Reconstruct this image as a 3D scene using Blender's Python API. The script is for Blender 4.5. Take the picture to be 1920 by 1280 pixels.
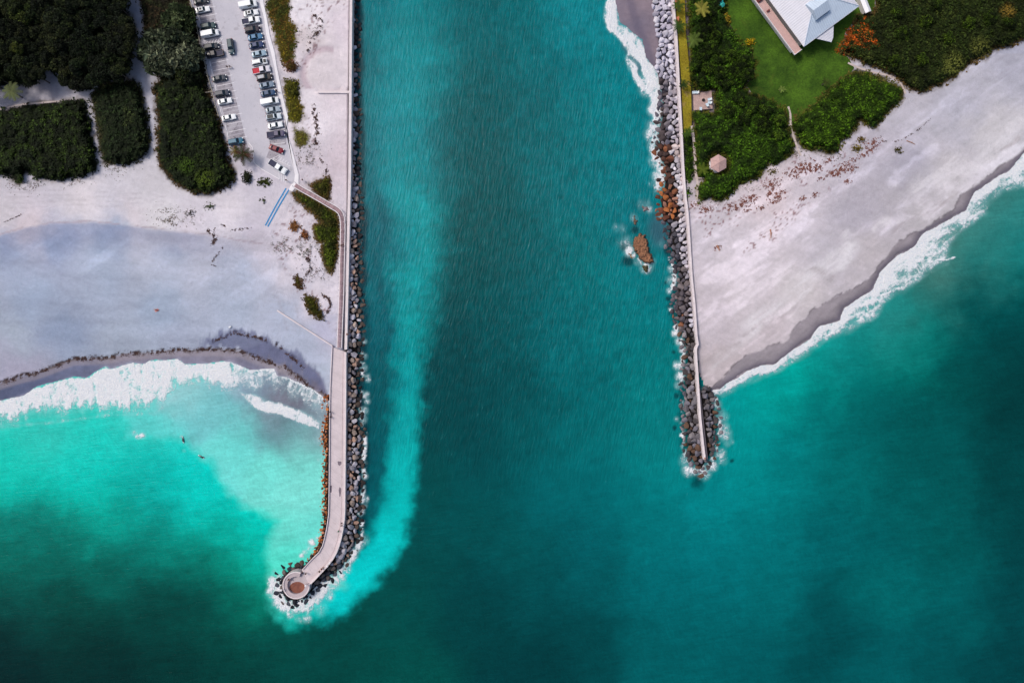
import bpy, bmesh, math, random
import numpy as np
from mathutils import Vector, Matrix

for o in list(bpy.data.objects):
    bpy.data.objects.remove(o)
S = bpy.context.scene
COL = S.collection
R = math.radians
random.seed(7)
RNG = np.random.default_rng(11)

# ---------------------------------------------------------------- camera, light, exposure
HC = 213.333                                    # drone height above the water, metres
cam_d = bpy.data.cameras.new('camera'); cam = bpy.data.objects.new('camera', cam_d); COL.objects.link(cam)
cam.location = (0, 0, HC); cam.rotation_euler = (0, 0, 0)
cam_d.sensor_width = 36; cam_d.lens = 24.0
cam_d.clip_start = 1; cam_d.clip_end = 20000
S.camera = cam
SUN_EL, SUN_AZ = 52, 300                        # azimuth clockwise from +Y: the light comes from the upper left
W_ = bpy.data.worlds.new('World'); S.world = W_; W_.use_nodes = True
nt = W_.node_tree; nt.nodes.clear()
sky = nt.nodes.new('ShaderNodeTexSky'); sky.sky_type = 'NISHITA'; sky.sun_disc = False
sky.sun_elevation = R(SUN_EL); sky.sun_rotation = R(SUN_AZ); sky.air_density = 1.0; sky.dust_density = 4.0
bg = nt.nodes.new('ShaderNodeBackground'); bg.inputs[1].default_value = 0.10
ow = nt.nodes.new('ShaderNodeOutputWorld')
nt.links.new(sky.outputs[0], bg.inputs[0]); nt.links.new(bg.outputs[0], ow.inputs[0])
sd = bpy.data.lights.new('sun', 'SUN'); sd.energy = 1.5; sd.angle = R(14); sd.color = (1.0, 0.93, 0.85)
sun = bpy.data.objects.new('sun', sd); COL.objects.link(sun)
az, el = R(SUN_AZ), R(SUN_EL)
sdir = Vector((math.sin(az) * math.cos(el), math.cos(az) * math.cos(el), math.sin(el)))
sun.rotation_euler = sdir.to_track_quat('Z', 'Y').to_euler()
S.view_settings.view_transform = 'Standard'; S.view_settings.look = 'None'
S.view_settings.gamma = 1; S.view_settings.exposure = 0.45
KL = (1.25, 1.25, 1.25)                         # what a white level surface shows under this light

def lin(c):
    c = c / 255.0
    return c / 12.92 if c <= 0.04045 else ((c + 0.055) / 1.055) ** 2.4
def C(r, g, b):                                 # surface colour that shows as this sRGB colour on level ground
    return tuple(min(0.92, lin(v) / k) for v, k in zip((r, g, b), KL))
def Cn(a):
    a = np.asarray(a, float) / 255.0
    l = np.where(a <= 0.04045, a / 12.92, ((a + 0.055) / 1.055) ** 2.4)
    return np.clip(l / np.array(KL), 0, 0.92)

Z0 = 2.0                                        # height of the level land above the water
def W(px, py, z=Z0):                            # photo measure -> ground place at height z
    k = (1 - z / HC) / 6.0
    return Vector(((px - 960) * k, (640 - py) * k, z))
def Wn(px, py, z):
    k = (1 - z / HC) / 6.0
    return np.stack([(px - 960) * k, (640 - py) * k, z + 0 * px], -1)

# ---------------------------------------------------------------- numeric helpers
def hsh(ix, iy, s=0):
    h = (ix.astype(np.int64) * 374761393 + iy.astype(np.int64) * 668265263 + s * 1442695041) & 0xffffffff
    h = ((h ^ (h >> 13)) * 1274126177) & 0xffffffff
    h = ((h ^ (h >> 15)) * 2246822519) & 0xffffffff
    return ((h ^ (h >> 16)) & 0xffffff) / float(0xffffff)
def vn(x, y, s=0):
    ix, iy = np.floor(x), np.floor(y); fx, fy = x - ix, y - iy
    fx = fx * fx * fx * (fx * (fx * 6 - 15) + 10); fy = fy * fy * fy * (fy * (fy * 6 - 15) + 10)
    a, b = hsh(ix, iy, s), hsh(ix + 1, iy, s); c, d = hsh(ix, iy + 1, s), hsh(ix + 1, iy + 1, s)
    return (a + (b - a) * fx) * (1 - fy) + (c + (d - c) * fx) * fy
def fbm(x, y, s=0, o=4):
    t = 0; a = 0.5; n = 0; x0, y0 = x, y
    for i in range(o):
        t = t + a * vn(x + 17.3 * i, y - 9.1 * i, s + i); n += a; a *= 0.55; x, y = (x * .8 - y * .6) * 2.03 + 3.7, (x * .6 + y * .8) * 2.03 - 1.9
    return t / n
def worley(x, y, s=0):
    ix, iy = np.floor(x), np.floor(y); best = np.full(x.shape, 9.0); bid = np.zeros(x.shape)
    for dx in (-1, 0, 1):
        for dy in (-1, 0, 1):
            cx, cy = ix + dx, iy + dy
            qx = cx + hsh(cx, cy, s); qy = cy + hsh(cx, cy, s + 5)
            d = np.hypot(x - qx, y - qy); m = d < best
            best = np.where(m, d, best); bid = np.where(m, hsh(cx, cy, s + 9), bid)
    return best, bid
def ss(a, b, x):
    t = np.clip((x - a) / (b - a), 0, 1); return t * t * (3 - 2 * t)
def ldist(x, y, pts, closed=False):
    pts = list(pts) + ([pts[0]] if closed else [])
    d = np.full(x.shape, 1e9)
    for (ax, ay), (bx, by) in zip(pts[:-1], pts[1:]):
        vx, vy = bx - ax, by - ay; L = vx * vx + vy * vy + 1e-9
        t = np.clip(((x - ax) * vx + (y - ay) * vy) / L, 0, 1)
        d = np.minimum(d, np.hypot(x - ax - t * vx, y - ay - t * vy))
    return d
def inside(x, y, poly):
    r = np.zeros(x.shape, bool); n = len(poly)
    for i in range(n):
        (ax, ay), (bx, by) = poly[i], poly[(i + 1) % n]
        if ay == by: continue
        c = ((ay > y) != (by > y)) & (x < (bx - ax) * (y - ay) / (by - ay) + ax)
        r ^= c
    return r
def sdf(x, y, poly):                            # positive inside
    d = ldist(x, y, poly, True); return np.where(inside(x, y, poly), d, -d)
def idw(x, y, pts, p=3.2, eps=10, sg=None):
    sh = x.shape; x = x.ravel(); y = y.ravel()
    P = np.array(pts, float); out = np.zeros((x.size, 3))
    cl = Cn(P[:, 2:5])
    for a in range(0, x.size, 60000):
        xx = x[a:a + 60000, None]; yy = y[a:a + 60000, None]
        d_ = np.hypot(xx - P[None, :, 0], yy - P[None, :, 1])
        w = 1.0 / (d_ + eps) ** p if sg is None else np.exp(-0.5 * (d_ / sg) ** 2) + 0.4 / (1 + (d_ / sg) ** 3.4) * 0.08
        out[a:a + 60000] = (w @ cl) / w.sum(1, keepdims=True)
    return out.reshape(sh + (3,))
def mixc(a, b, m):
    return a * (1 - m[..., None]) + b * m[..., None]

# ---------------------------------------------------------------- mesh helpers
def link(o, parent=None):
    COL.objects.link(o)
    if parent is not None: o.parent = parent
    return o
def npmesh(name, V, F, cols=None, attrs=None, smooth=False):
    V = np.ascontiguousarray(V, dtype=np.float32); F = np.ascontiguousarray(F, dtype=np.int32)
    me = bpy.data.meshes.new(name); k = F.shape[1]
    me.vertices.add(len(V)); me.vertices.foreach_set('co', V.ravel())
    me.loops.add(F.size); me.loops.foreach_set('vertex_index', F.ravel())
    me.polygons.add(len(F)); me.polygons.foreach_set('loop_start', np.arange(0, F.size, k, dtype=np.int32))
    if smooth: me.polygons.foreach_set('use_smooth', np.ones(len(F), bool))
    me.update(calc_edges=True)
    if cols is not None:
        ca = me.color_attributes.new('Col', 'FLOAT_COLOR', 'POINT')
        c4 = np.ones((len(V), 4), np.float32); c4[:, :3] = cols; ca.data.foreach_set('color', c4.ravel())
    for n, a in (attrs or {}).items():
        at = me.attributes.new(n, 'FLOAT', 'POINT'); at.data.foreach_set('value', np.ascontiguousarray(a, np.float32).ravel())
    return me
class MB:                                       # collects shapes into ONE mesh
    def __init__(s): s.v = []; s.f = []
    def add(s, V, F):
        n = len(s.v); s.v += [tuple(p) for p in V]; s.f += [tuple(i + n for i in f) for f in F]; return s
    def box(s, c, sz, rz=0, taper=1.0, rx=0, ry=0):
        M = Matrix.Translation(c) @ Matrix.Rotation(rz, 4, 'Z') @ Matrix.Rotation(ry, 4, 'Y') @ Matrix.Rotation(rx, 4, 'X')
        x, y, z = (q / 2 for q in sz); P = []
        for dz in (-z, z):
            t = taper if dz > 0 else 1
            for dx, dy in ((-x, -y), (x, -y), (x, y), (-x, y)): P.append(M @ Vector((dx * t, dy * t, dz)))
        return s.add(P, [(3, 2, 1, 0), (4, 5, 6, 7), (0, 1, 5, 4), (1, 2, 6, 5), (2, 3, 7, 6), (3, 0, 4, 7)])
    def cyl(s, a, b, r1, r2=None, n=10):
        a, b = Vector(a), Vector(b); r2 = r1 if r2 is None else r2
        q = (b - a).to_track_quat('Z', 'Y'); P = []
        for p, r in ((a, r1), (b, r2)):
            for i in range(n):
                t = 2 * math.pi * i / n; P.append(p + q @ Vector((r * math.cos(t), r * math.sin(t), 0)))
        F = [(i, (i + 1) % n, n + (i + 1) % n, n + i) for i in range(n)] + [tuple(range(n - 1, -1, -1)), tuple(range(n, 2 * n))]
        return s.add(P, F)
    def loft(s, rings, cap=True):
        n = len(rings[0]); P = [p for r in rings for p in r]; F = []
        for k in range(len(rings) - 1):
            for i in range(n):
                j = (i + 1) % n; F.append((k * n + i, k * n + j, (k + 1) * n + j, (k + 1) * n + i))
        if cap: F += [tuple(range(n - 1, -1, -1)), tuple(range((len(rings) - 1) * n, len(rings) * n))]
        return s.add(P, F)
    def prism(s, pts, z0, z1):                  # pts: list of (x,y)
        n = len(pts); P = [(x, y, z0) for x, y in pts] + [(x, y, z1) for x, y in pts]
        F = [(i, (i + 1) % n, n + (i + 1) % n, n + i) for i in range(n)]
        return s.add(P, F + [tuple(range(n - 1, -1, -1)), tuple(range(n, 2 * n))])
    def mesh(s, name, mat=None, smooth=False, bevel=0):
        me = bpy.data.meshes.new(name); me.from_pydata(s.v, [], s.f)
        bm = bmesh.new(); bm.from_mesh(me); bmesh.ops.recalc_face_normals(bm, faces=bm.faces)
        if bevel: bmesh.ops.bevel(bm, geom=[e for e in bm.edges if e.is_manifold and e.calc_face_angle(0) > 0.5], offset=bevel, segments=1, affect='EDGES')
        bm.to_mesh(me); bm.free()
        if smooth: me.polygons.foreach_set('use_smooth', np.ones(len(me.polygons), bool))
        if mat: me.materials.append(mat)
        return me
    def build(s, name, mat, parent=None, smooth=False, bevel=0):
        return link(bpy.data.objects.new(name, s.mesh(name, mat, smooth, bevel)), parent)
def tag(o, label=None, cat=None, group=None, kind=None):
    if label: o['label'] = label
    if cat: o['category'] = cat
    if group: o['group'] = group
    if kind: o['kind'] = kind
    return o
def empty(name, loc, rz=0, label=None, cat=None, group=None):
    o = bpy.data.objects.new(name, None); COL.objects.link(o); o.location = loc; o.rotation_euler = (0, 0, rz)
    return tag(o, label, cat, group)
def strip(mb, pts, w, z0, z1):                  # a ribbon-shaped solid along a list of photo points; w in photo units
    n = len(pts); Lp, Rp = [], []
    for i in range(n):
        a = pts[max(0, i - 1)]; b = pts[min(n - 1, i + 1)]
        dx, dy = b[0] - a[0], b[1] - a[1]; L = math.hypot(dx, dy); nx, ny = -dy / L, dx / L
        x, y = pts[i]; Lp.append((x + nx * w / 2, y + ny * w / 2)); Rp.append((x - nx * w / 2, y - ny * w / 2))
    rings = []
    for l, r in zip(Lp, Rp):
        a, b = W(*l, z1), W(*r, z1)
        rings.append([a, b, Vector((b.x, b.y, z0)), Vector((a.x, a.y, z0))])
    return mb.loft(rings)
def smoothline(pts, k=4):
    P = [pts[0]] + list(pts) + [pts[-1]]; out = []
    for i in range(1, len(P) - 2):
        for j in range(k):
            t = j / k; q = []
            for c in (0, 1):
                p0, p1, p2, p3 = P[i - 1][c], P[i][c], P[i + 1][c], P[i + 2][c]
                q.append(0.5 * (2 * p1 + (p2 - p0) * t + (2 * p0 - 5 * p1 + 4 * p2 - p3) * t * t + (3 * p1 - p0 - 3 * p2 + p3) * t ** 3))
            out.append(tuple(q))
    return out + [tuple(pts[-1])]

# ---------------------------------------------------------------- materials
class NT:
    def __init__(s, name):
        s.m = bpy.data.materials.new(name); s.m.use_nodes = True; s.t = s.m.node_tree; s.t.nodes.clear()
        s.out = s.n('ShaderNodeOutputMaterial'); s.b = s.n('ShaderNodeBsdfPrincipled'); s.l(s.b.outputs[0], s.out.inputs[0])
    def n(s, t, **k):
        q = s.t.nodes.new(t)
        for a, v in k.items(): setattr(q, a, v)
        return q
    def l(s, a, b): s.t.links.new(a, b)
    def math(s, op, a, b=0.0, c=0.0):
        q = s.n('ShaderNodeMath', operation=op)
        for i, v in enumerate((a, b, c)):
            if hasattr(v, 'node'): s.l(v, q.inputs[i])
            else: q.inputs[i].default_value = v
        return q.outputs[0]
    def rng(s, v, a, b, c=0.0, d=1.0, smooth=False):
        q = s.n('ShaderNodeMapRange'); s.l(v, q.inputs[0])
        if smooth: q.interpolation_type = 'SMOOTHSTEP'
        for i, x in enumerate((a, b, c, d)): q.inputs[i + 1].default_value = x
        return q.outputs[0]
    def mix(s, f, a, b, mode='MIX'):
        q = s.n('ShaderNodeMix', data_type='RGBA', blend_type=mode)
        for i, v in ((0, f), (6, a), (7, b)):
            if hasattr(v, 'node'): s.l(v, q.inputs[i])
            elif i == 0: q.inputs[0].default_value = v
            else: q.inputs[i].default_value = tuple(v)[:3] + (1,)
        return q.outputs[2]
    def coord(s, sc=(1, 1, 1), rz=0.0, obj=False):
        if obj: src = s.n('ShaderNodeTexCoord').outputs['Object']
        else: src = s.n('ShaderNodeNewGeometry').outputs['Position']
        m = s.n('ShaderNodeMapping'); s.l(src, m.inputs[0]); m.inputs['Scale'].default_value = sc
        m.inputs['Rotation'].default_value = (0, 0, rz)
        if rz and sc != (1, 1, 1):              # turn first, then stretch
            m.inputs['Scale'].default_value = (1, 1, 1); m2 = s.n('ShaderNodeMapping'); s.l(m.outputs[0], m2.inputs[0])
            m2.inputs['Scale'].default_value = sc; return m2.outputs[0]
        return m.outputs[0]
    def noise(s, co, sc, det=4, rough=0.55, dist=0.0):
        q = s.n('ShaderNodeTexNoise'); s.l(co, q.inputs['Vector']); q.inputs['Scale'].default_value = sc
        q.inputs['Detail'].default_value = det; q.inputs['Roughness'].default_value = rough; q.inputs['Distortion'].default_value = dist
        return q.outputs[0]
    def bump(s, h, dist, strength=1.0):
        q = s.n('ShaderNodeBump'); s.l(h, q.inputs['Height']); q.inputs['Distance'].default_value = dist
        q.inputs['Strength'].default_value = strength; s.l(q.outputs[0], s.b.inputs['Normal'])
    def attr(s, name, fac=False):
        q = s.n('ShaderNodeAttribute', attribute_name=name); return q.outputs['Fac' if fac else 'Color']
    def set(s, **k):
        for a, v in k.items(): s.b.inputs[a.replace('_', ' ')].default_value = v
_mc = {}
def mat(name, col, rough=0.8, var=0.15, sc=1.5, metal=0.0, bump=0.0, coat=0.0):
    if name in _mc: return _mc[name]
    t = NT(name); co = t.coord(obj=True); n = t.noise(co, sc, 5, 0.65)
    v = t.rng(n, 0.3, 0.7, 1 - var, 1 + var); c = t.mix(1.0, col, t.n('ShaderNodeCombineColor').outputs[0], 'MULTIPLY')
    cc = c.node.inputs[7].links[0].from_node
    for i in range(3): t.l(v, cc.inputs[i])
    t.l(c, t.b.inputs['Base Color']); t.set(Roughness=rough, Metallic=metal)
    if coat: t.b.inputs['Coat Weight'].default_value = coat
    if bump: t.bump(n, bump)
    _mc[name] = t.m; return t.m
def gray(t, v):
    c = t.n('ShaderNodeCombineColor')
    for i in range(3): t.l(v, c.inputs[i])
    return c.outputs[0]
def colmat(name, rough=0.85, var=0.12, sc=1.0, bump=0.0, bsc=None, obj_tint=False, trans=0.0, spec=0.5):
    if name in _mc: return _mc[name]
    t = NT(name); co = t.coord(); n = t.noise(co, sc, 6, 0.65)
    c = t.mix(1.0, t.attr('Col'), gray(t, t.rng(n, 0.3, 0.7, 1 - var, 1 + var)), 'MULTIPLY')
    if obj_tint: c = t.mix(1.0, c, t.n('ShaderNodeObjectInfo').outputs['Color'], 'MULTIPLY')
    t.l(c, t.b.inputs['Base Color']); t.set(Roughness=rough); t.b.inputs['Specular IOR Level'].default_value = spec
    if bump: t.bump(n if bsc is None else t.noise(co, bsc, 5, 0.6), bump)
    _mc[name] = t.m; return t.m
def tintmat(name, rough=0.35, coat=0.0, metal=0.0, var=0.05, sc=3.0, bump=0.0, spec=0.5):
    if name in _mc: return _mc[name]
    t = NT(name); co = t.coord(obj=True); n = t.noise(co, sc, 5, 0.7)
    c = t.mix(1.0, t.n('ShaderNodeObjectInfo').outputs['Color'], gray(t, t.rng(n, 0.3, 0.7, 1 - var, 1 + var)), 'MULTIPLY')
    t.l(c, t.b.inputs['Base Color']); t.set(Roughness=rough, Metallic=metal); t.b.inputs['Coat Weight'].default_value = coat
    t.b.inputs['Specular IOR Level'].default_value = spec
    if bump: t.bump(n, bump)
    _mc[name] = t.m; return t.m

# ---------------------------------------------------------------- the layout, measured on the photograph
WSHORE = [(-900, 990), (-300, 850), (-120, 795), (0, 752), (43, 742), (67, 727), (97, 718), (137, 707), (163, 709), (197, 687), (207, 692), (247, 680),
          (267, 683), (283, 677), (333, 673), (347, 683), (377, 682), (400, 680), (422, 678), (430, 677), (467, 695), (515, 692), (520, 705),
          (537, 708), (583, 728), (610, 747), (617, 753)]
WBOT = [(-900, 1040), (-300, 890), (-120, 840), (0, 790), (20, 787), (67, 770), (110, 774), (143, 763), (200, 764), (233, 768), (293, 758), (313, 745), (327, 722), (367, 714),
        (405, 722), (443, 727), (452, 705), (440, 690)]
WRACK = [(-300, 790), (0, 718), (33, 708), (67, 700), (100, 688), (137, 673), (167, 672), (207, 670), (233, 663), (293, 660), (317, 657), (400, 655), (450, 657),
         (477, 670), (533, 687), (583, 727), (607, 740)]
WAVE2 = [(447, 733), (470, 738), (500, 752), (530, 757), (560, 768), (585, 780), (600, 790), (598, 803), (575, 799), (550, 788), (525, 778), (500, 772), (480, 765), (465, 752), (455, 742)]
ESHORE = [(1327, 733), (1350, 730), (1375, 712), (1400, 697), (1427, 686), (1452, 685), (1496, 649), (1520, 634), (1537, 613), (1575, 601), (1582, 579), (1634, 545), (1654, 507),
          (1685, 478), (1716, 462), (1730, 438), (1812, 395), (1830, 359), (1895, 318), (1920, 288), (2040, 190), (2600, -250), (3000, -600)]
EBOT = [(3000, -540), (2600, -180), (2040, 265), (1940, 345), (1920, 345), (1881, 349), (1850, 370), (1843, 395), (1830, 404), (1795, 425), (1772, 455), (1768, 488), (1730, 508), (1690, 540), (1654, 556), (1640, 586),
        (1606, 603), (1572, 620), (1540, 632), (1513, 655), (1486, 668), (1452, 691), (1420, 702), (1400, 708), (1375, 718), (1350, 732)]
EWET = [(1327, 733), (1345, 718), (1370, 690), (1400, 663), (1434, 651), (1475, 637), (1489, 613), (1530, 575), (1565, 555), (1613, 534), (1640, 510), (1661, 479), (1682, 452), (1730, 428),
        (1788, 393), (1802, 362), (1860, 325), (1920, 277), (2040, 170), (2600, -290)]
PSHORE = [(1140, -14000), (1140, -700), (1150, -60), (1154, 0), (1158, 25), (1161, 45), (1185, 60), (1203, 75), (1211, 110), (1222, 122), (1232, 138), (1238, 162), (1242, 193)]
PBOT = [(1242, 215), (1220, 213), (1220, 199), (1215, 179), (1197, 158), (1179, 130), (1175, 112), (1181, 97), (1165, 75), (1140, 53), (1134, 26), (1140, 0), (1136, -60), (1126, -700)]
WALL_W = [(660.5, -2400), (659, -120), (658, 0), (656.5, 200), (655.5, 330), (653, 430), (650.5, 560), (648, 660), (647.5, 760), (646, 940), (645.2, 971), (640.3, 1003), (632, 1032), (620, 1053), (600, 1075.5), (580, 1096)]
WALL_E = [(1255, -2400), (1261, -60), (1262.5, 0), (1268.5, 75), (1272.5, 150), (1277.5, 240), (1281, 310), (1285.5, 370), (1288.5, 392), (1292, 439), (1297, 520), (1302, 569), (1306, 630), (1308.5, 646), (1304.8, 654), (1307, 691), (1313, 783), (1321.5, 861)]
WALK_L = [(622, 650), (619.5, 700), (617.5, 760), (616, 940), (613, 981), (608, 1007), (600, 1032), (581.6, 1050), (566, 1068)]
WLAND = WSHORE + [(652, 760), (654, 500), (658, 0), (662, -900), (662, -15000), (-15000, -15000), (-15000, 4300)]
ELAND = ESHORE + [(15000, -9600), (15000, -15000), (1140, -15000)] + PSHORE + [(1262, 195), (1275, 240), (1288, 392), (1300, 560), (1310, 700)]
ROCK_W = [(676, -700), (673, 0), (676, 200), (679, 400), (680, 500), (681, 575), (682, 625), (678, 720), (677, 775), (684, 812), (683, 870), (680, 940), (677, 1010), (668, 1032), (657, 1050), (645, 1068),
          (628, 1082), (608, 1098), (592, 1114), (577, 1128), (556, 1137), (531, 1131), (520, 1115), (516, 1080), (533, 1063), (552, 1053), (566, 1050), (580, 1031), (592, 1006), (597, 980), (599, 920),
          (597, 900), (601, 850), (594, 822), (599, 795), (605, 765), (610, 740), (640, 740), (650, 500), (656, 0), (656, -700)]
ROCK_E = [(1190, -700), (1222, -60), (1224, 0), (1233, 41), (1235, 91), (1234, 130), (1240, 162), (1234, 195), (1232, 223), (1228, 260), (1224, 275), (1230, 294), (1240, 317), (1237, 345), (1230, 381), (1234, 413), (1246, 427),
          (1246, 451), (1251, 474), (1260, 498), (1265, 521), (1262, 536), (1258, 569), (1261, 595), (1272, 628), (1280, 661), (1279, 700), (1277, 733), (1279, 799), (1280, 832), (1285, 855), (1298, 880), (1311, 894), (1324, 882),
          (1336, 862), (1345, 842), (1350, 799), (1349, 770), (1341, 745), (1325, 722), (1311, 735), (1306, 690), (1304, 654), (1307, 640), (1302, 569), (1297, 520), (1292, 439), (1288, 392), (1281, 310), (1277, 240), (1272, 150), (1268, 75), (1262, 0), (1255, -700)]

def land_z(px, py):
    wx = (fbm(px / 26, py / 26, 3, 3) - 0.5) * 9; wy = (fbm(px / 26, py / 26, 31, 3) - 0.5) * 9
    x, y = px + wx * .6, py + wy * .6
    iw = inside(x, y, WLAND); ie = inside(x, y, ELAND)
    dw = ldist(x, y, WSHORE); de = np.minimum(ldist(x, y, ESHORE), ldist(x, y, PSHORE) * 1.0)
    d = np.where(iw, dw, np.where(ie, de, -np.minimum(dw, de))) / 6.0
    z = np.where(d > 0, np.minimum(Z0, 0.02 + 0.10 * d - 0.0011 * np.minimum(d, 30) ** 2), np.maximum(-5, 0.10 * d - 0.02))
    # pocket beach stays low beside the boulders
    pb = ie & (px < 1262) & (py < 240)
    z = np.where(pb, np.minimum(z, 1.0), z)
    rw = np.where(inside(px, py, ROCK_W), 1, -1) * ldist(px, py, ROCK_W[:-4]) / 6; re = np.where(inside(px, py, ROCK_E), 1, -1) * ldist(px, py, ROCK_E[:-15]) / 6
    core = lambda q: np.clip(-0.9 + 0.55 * q, -3, 1.1)
    z = np.where(rw > -3, np.where(iw & (px < 640), np.maximum(z, core(rw)), np.where(rw > 0, core(rw), np.maximum(np.minimum(z, 9), core(rw)))), z)
    z = np.where((re > -3) & ~(ie & (re <= 0)), np.maximum(np.where(re > 0, np.minimum(z, 1.1), z), core(re)), z)
    return z
def gz(px, py):
    return float(land_z(np.array([float(px)]), np.array([float(py)]))[0])

# planted areas (photo outline)
V_FOREST = [(-150, -150), (225, -150), (232, 0), (243, 30), (256, 60), (250, 95), (240, 125), (238, 148), (215, 150), (182, 158), (168, 170), (150, 168), (130, 165), (116, 152), (106, 138), (92, 130), (84, 132), (76, 148), (60, 160), (20, 158), (-150, 200)]
V_LEFT1 = [(-150, 222), (0, 207), (60, 196), (115, 190), (150, 186), (160, 190), (163, 215), (172, 255), (181, 295), (180, 318), (165, 328), (140, 335), (100, 338), (70, 336), (48, 320), (44, 327), (38, 345), (20, 332), (0, 326), (-150, 350)]
V_LEFT2 = [(172, 178), (190, 156), (215, 152), (235, 150), (252, 150), (264, 168), (270, 190), (275, 215), (279, 260), (276, 288), (258, 302), (240, 308), (215, 309), (194, 305), (190, 290), (184, 250), (177, 215)]
V_LEFT3 = [(287, 165), (300, 145), (330, 135), (372, 128), (386, 160), (395, 180), (402, 205), (412, 225), (418, 250), (424, 270), (428, 300), (438, 318), (440, 335), (428, 348), (410, 358), (388, 366), (350, 358), (325, 342), (306, 322), (296, 300), (294, 270), (295, 230), (290, 195)]
V_BACK = [(262, -150), (350, -150), (356, 0), (368, 40), (380, 95), (388, 140), (392, 165), (300, 150), (292, 140), (270, 60), (268, 30), (262, 0)]
V_E1 = [(1290, -150), (1400, -150), (1362, 20), (1370, 45), (1392, 78), (1412, 95), (1419, 118), (1418, 140), (1405, 152), (1398, 165), (1408, 172), (1430, 180), (1455, 188), (1476, 205), (1481, 222), (1480, 240),
        (1490, 262), (1493, 286), (1470, 302), (1440, 312), (1418, 335), (1390, 345), (1375, 362), (1352, 378), (1330, 372), (1310, 382), (1309, 350), (1318, 338), (1306, 322), (1303, 290), (1300, 245), (1297, 210), (1340, 208), (1338, 170), (1297, 168), (1293, 100), (1290, 40)]
V_E1B = [(1298, 240), (1300, 290), (1304, 325), (1312, 338), (1345, 322), (1350, 320), (1330, 285), (1320, 240)]
V_E2 = [(1482, 238), (1492, 215), (1530, 190), (1555, 165), (1590, 135), (1610, 130), (1650, 145), (1680, 155), (1690, 168), (1693, 185), (1680, 200), (1665, 215), (1640, 240), (1612, 228), (1606, 248), (1580, 262), (1575, 285), (1555, 290), (1535, 280), (1515, 282), (1500, 272), (1492, 255)]
V_E3 = [(1600, 110), (1572, 96), (1590, 60), (1612, 25), (1640, 22), (1645, -150), (2200, -150), (2150, -90), (1980, 30), (1925, 70), (1895, 85), (1870, 92), (1845, 108), (1810, 128), (1790, 145), (1765, 160), (1745, 168), (1725, 174), (1700, 165), (1685, 148), (1655, 130), (1625, 122)]
V_STRIPE = [(1283, 245), (1294, 243), (1298, 275), (1300, 310), (1298, 335), (1291, 345), (1286, 335), (1284, 300)]
V_HEDGE_T = [(578, 347), (600, 336), (618, 330), (621, 345), (619, 372), (612, 377), (595, 366)]
V_HEDGE = [(547, 362), (560, 357), (575, 365), (600, 378), (620, 390), (633, 400), (637, 420), (635, 445), (634, 480), (628, 500), (621, 517), (613, 505), (606, 490), (602, 470), (604, 455), (592, 452), (585, 428), (588, 420), (600, 418), (590, 405), (570, 388), (556, 376)]
V_BUSH1 = [(550, 516), (560, 515), (566, 525), (567, 540), (560, 543), (552, 535)]
V_BUSH2 = [(566, 558), (573, 551), (585, 554), (594, 562), (600, 577), (607, 590), (607, 601), (597, 600), (584, 592), (575, 580), (572, 570)]
V_MED = [(495, -150), (540, -150), (543, 12), (541, 38), (553, 50), (556, 75), (552, 100), (548, 118), (533, 122), (526, 105), (518, 78), (508, 40), (500, 15)]
V_MED2 = [(535, 152), (558, 153), (562, 172), (560, 185), (568, 205), (569, 222), (556, 232), (544, 226), (538, 205), (534, 178)]
V_MED3 = [(553, 240), (570, 248), (578, 258), (575, 272), (562, 275), (552, 262)]
DUNE = [(540, -150), (650, -150), (652, 20), (600, 100), (585, 110), (570, 150), (575, 180), (590, 210), (600, 280), (610, 340), (640, 400), (630, 620), (560, 560), (540, 520), (500, 450), (540, 380), (580, 300), (570, 210), (555, 120), (556, 40)]

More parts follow.
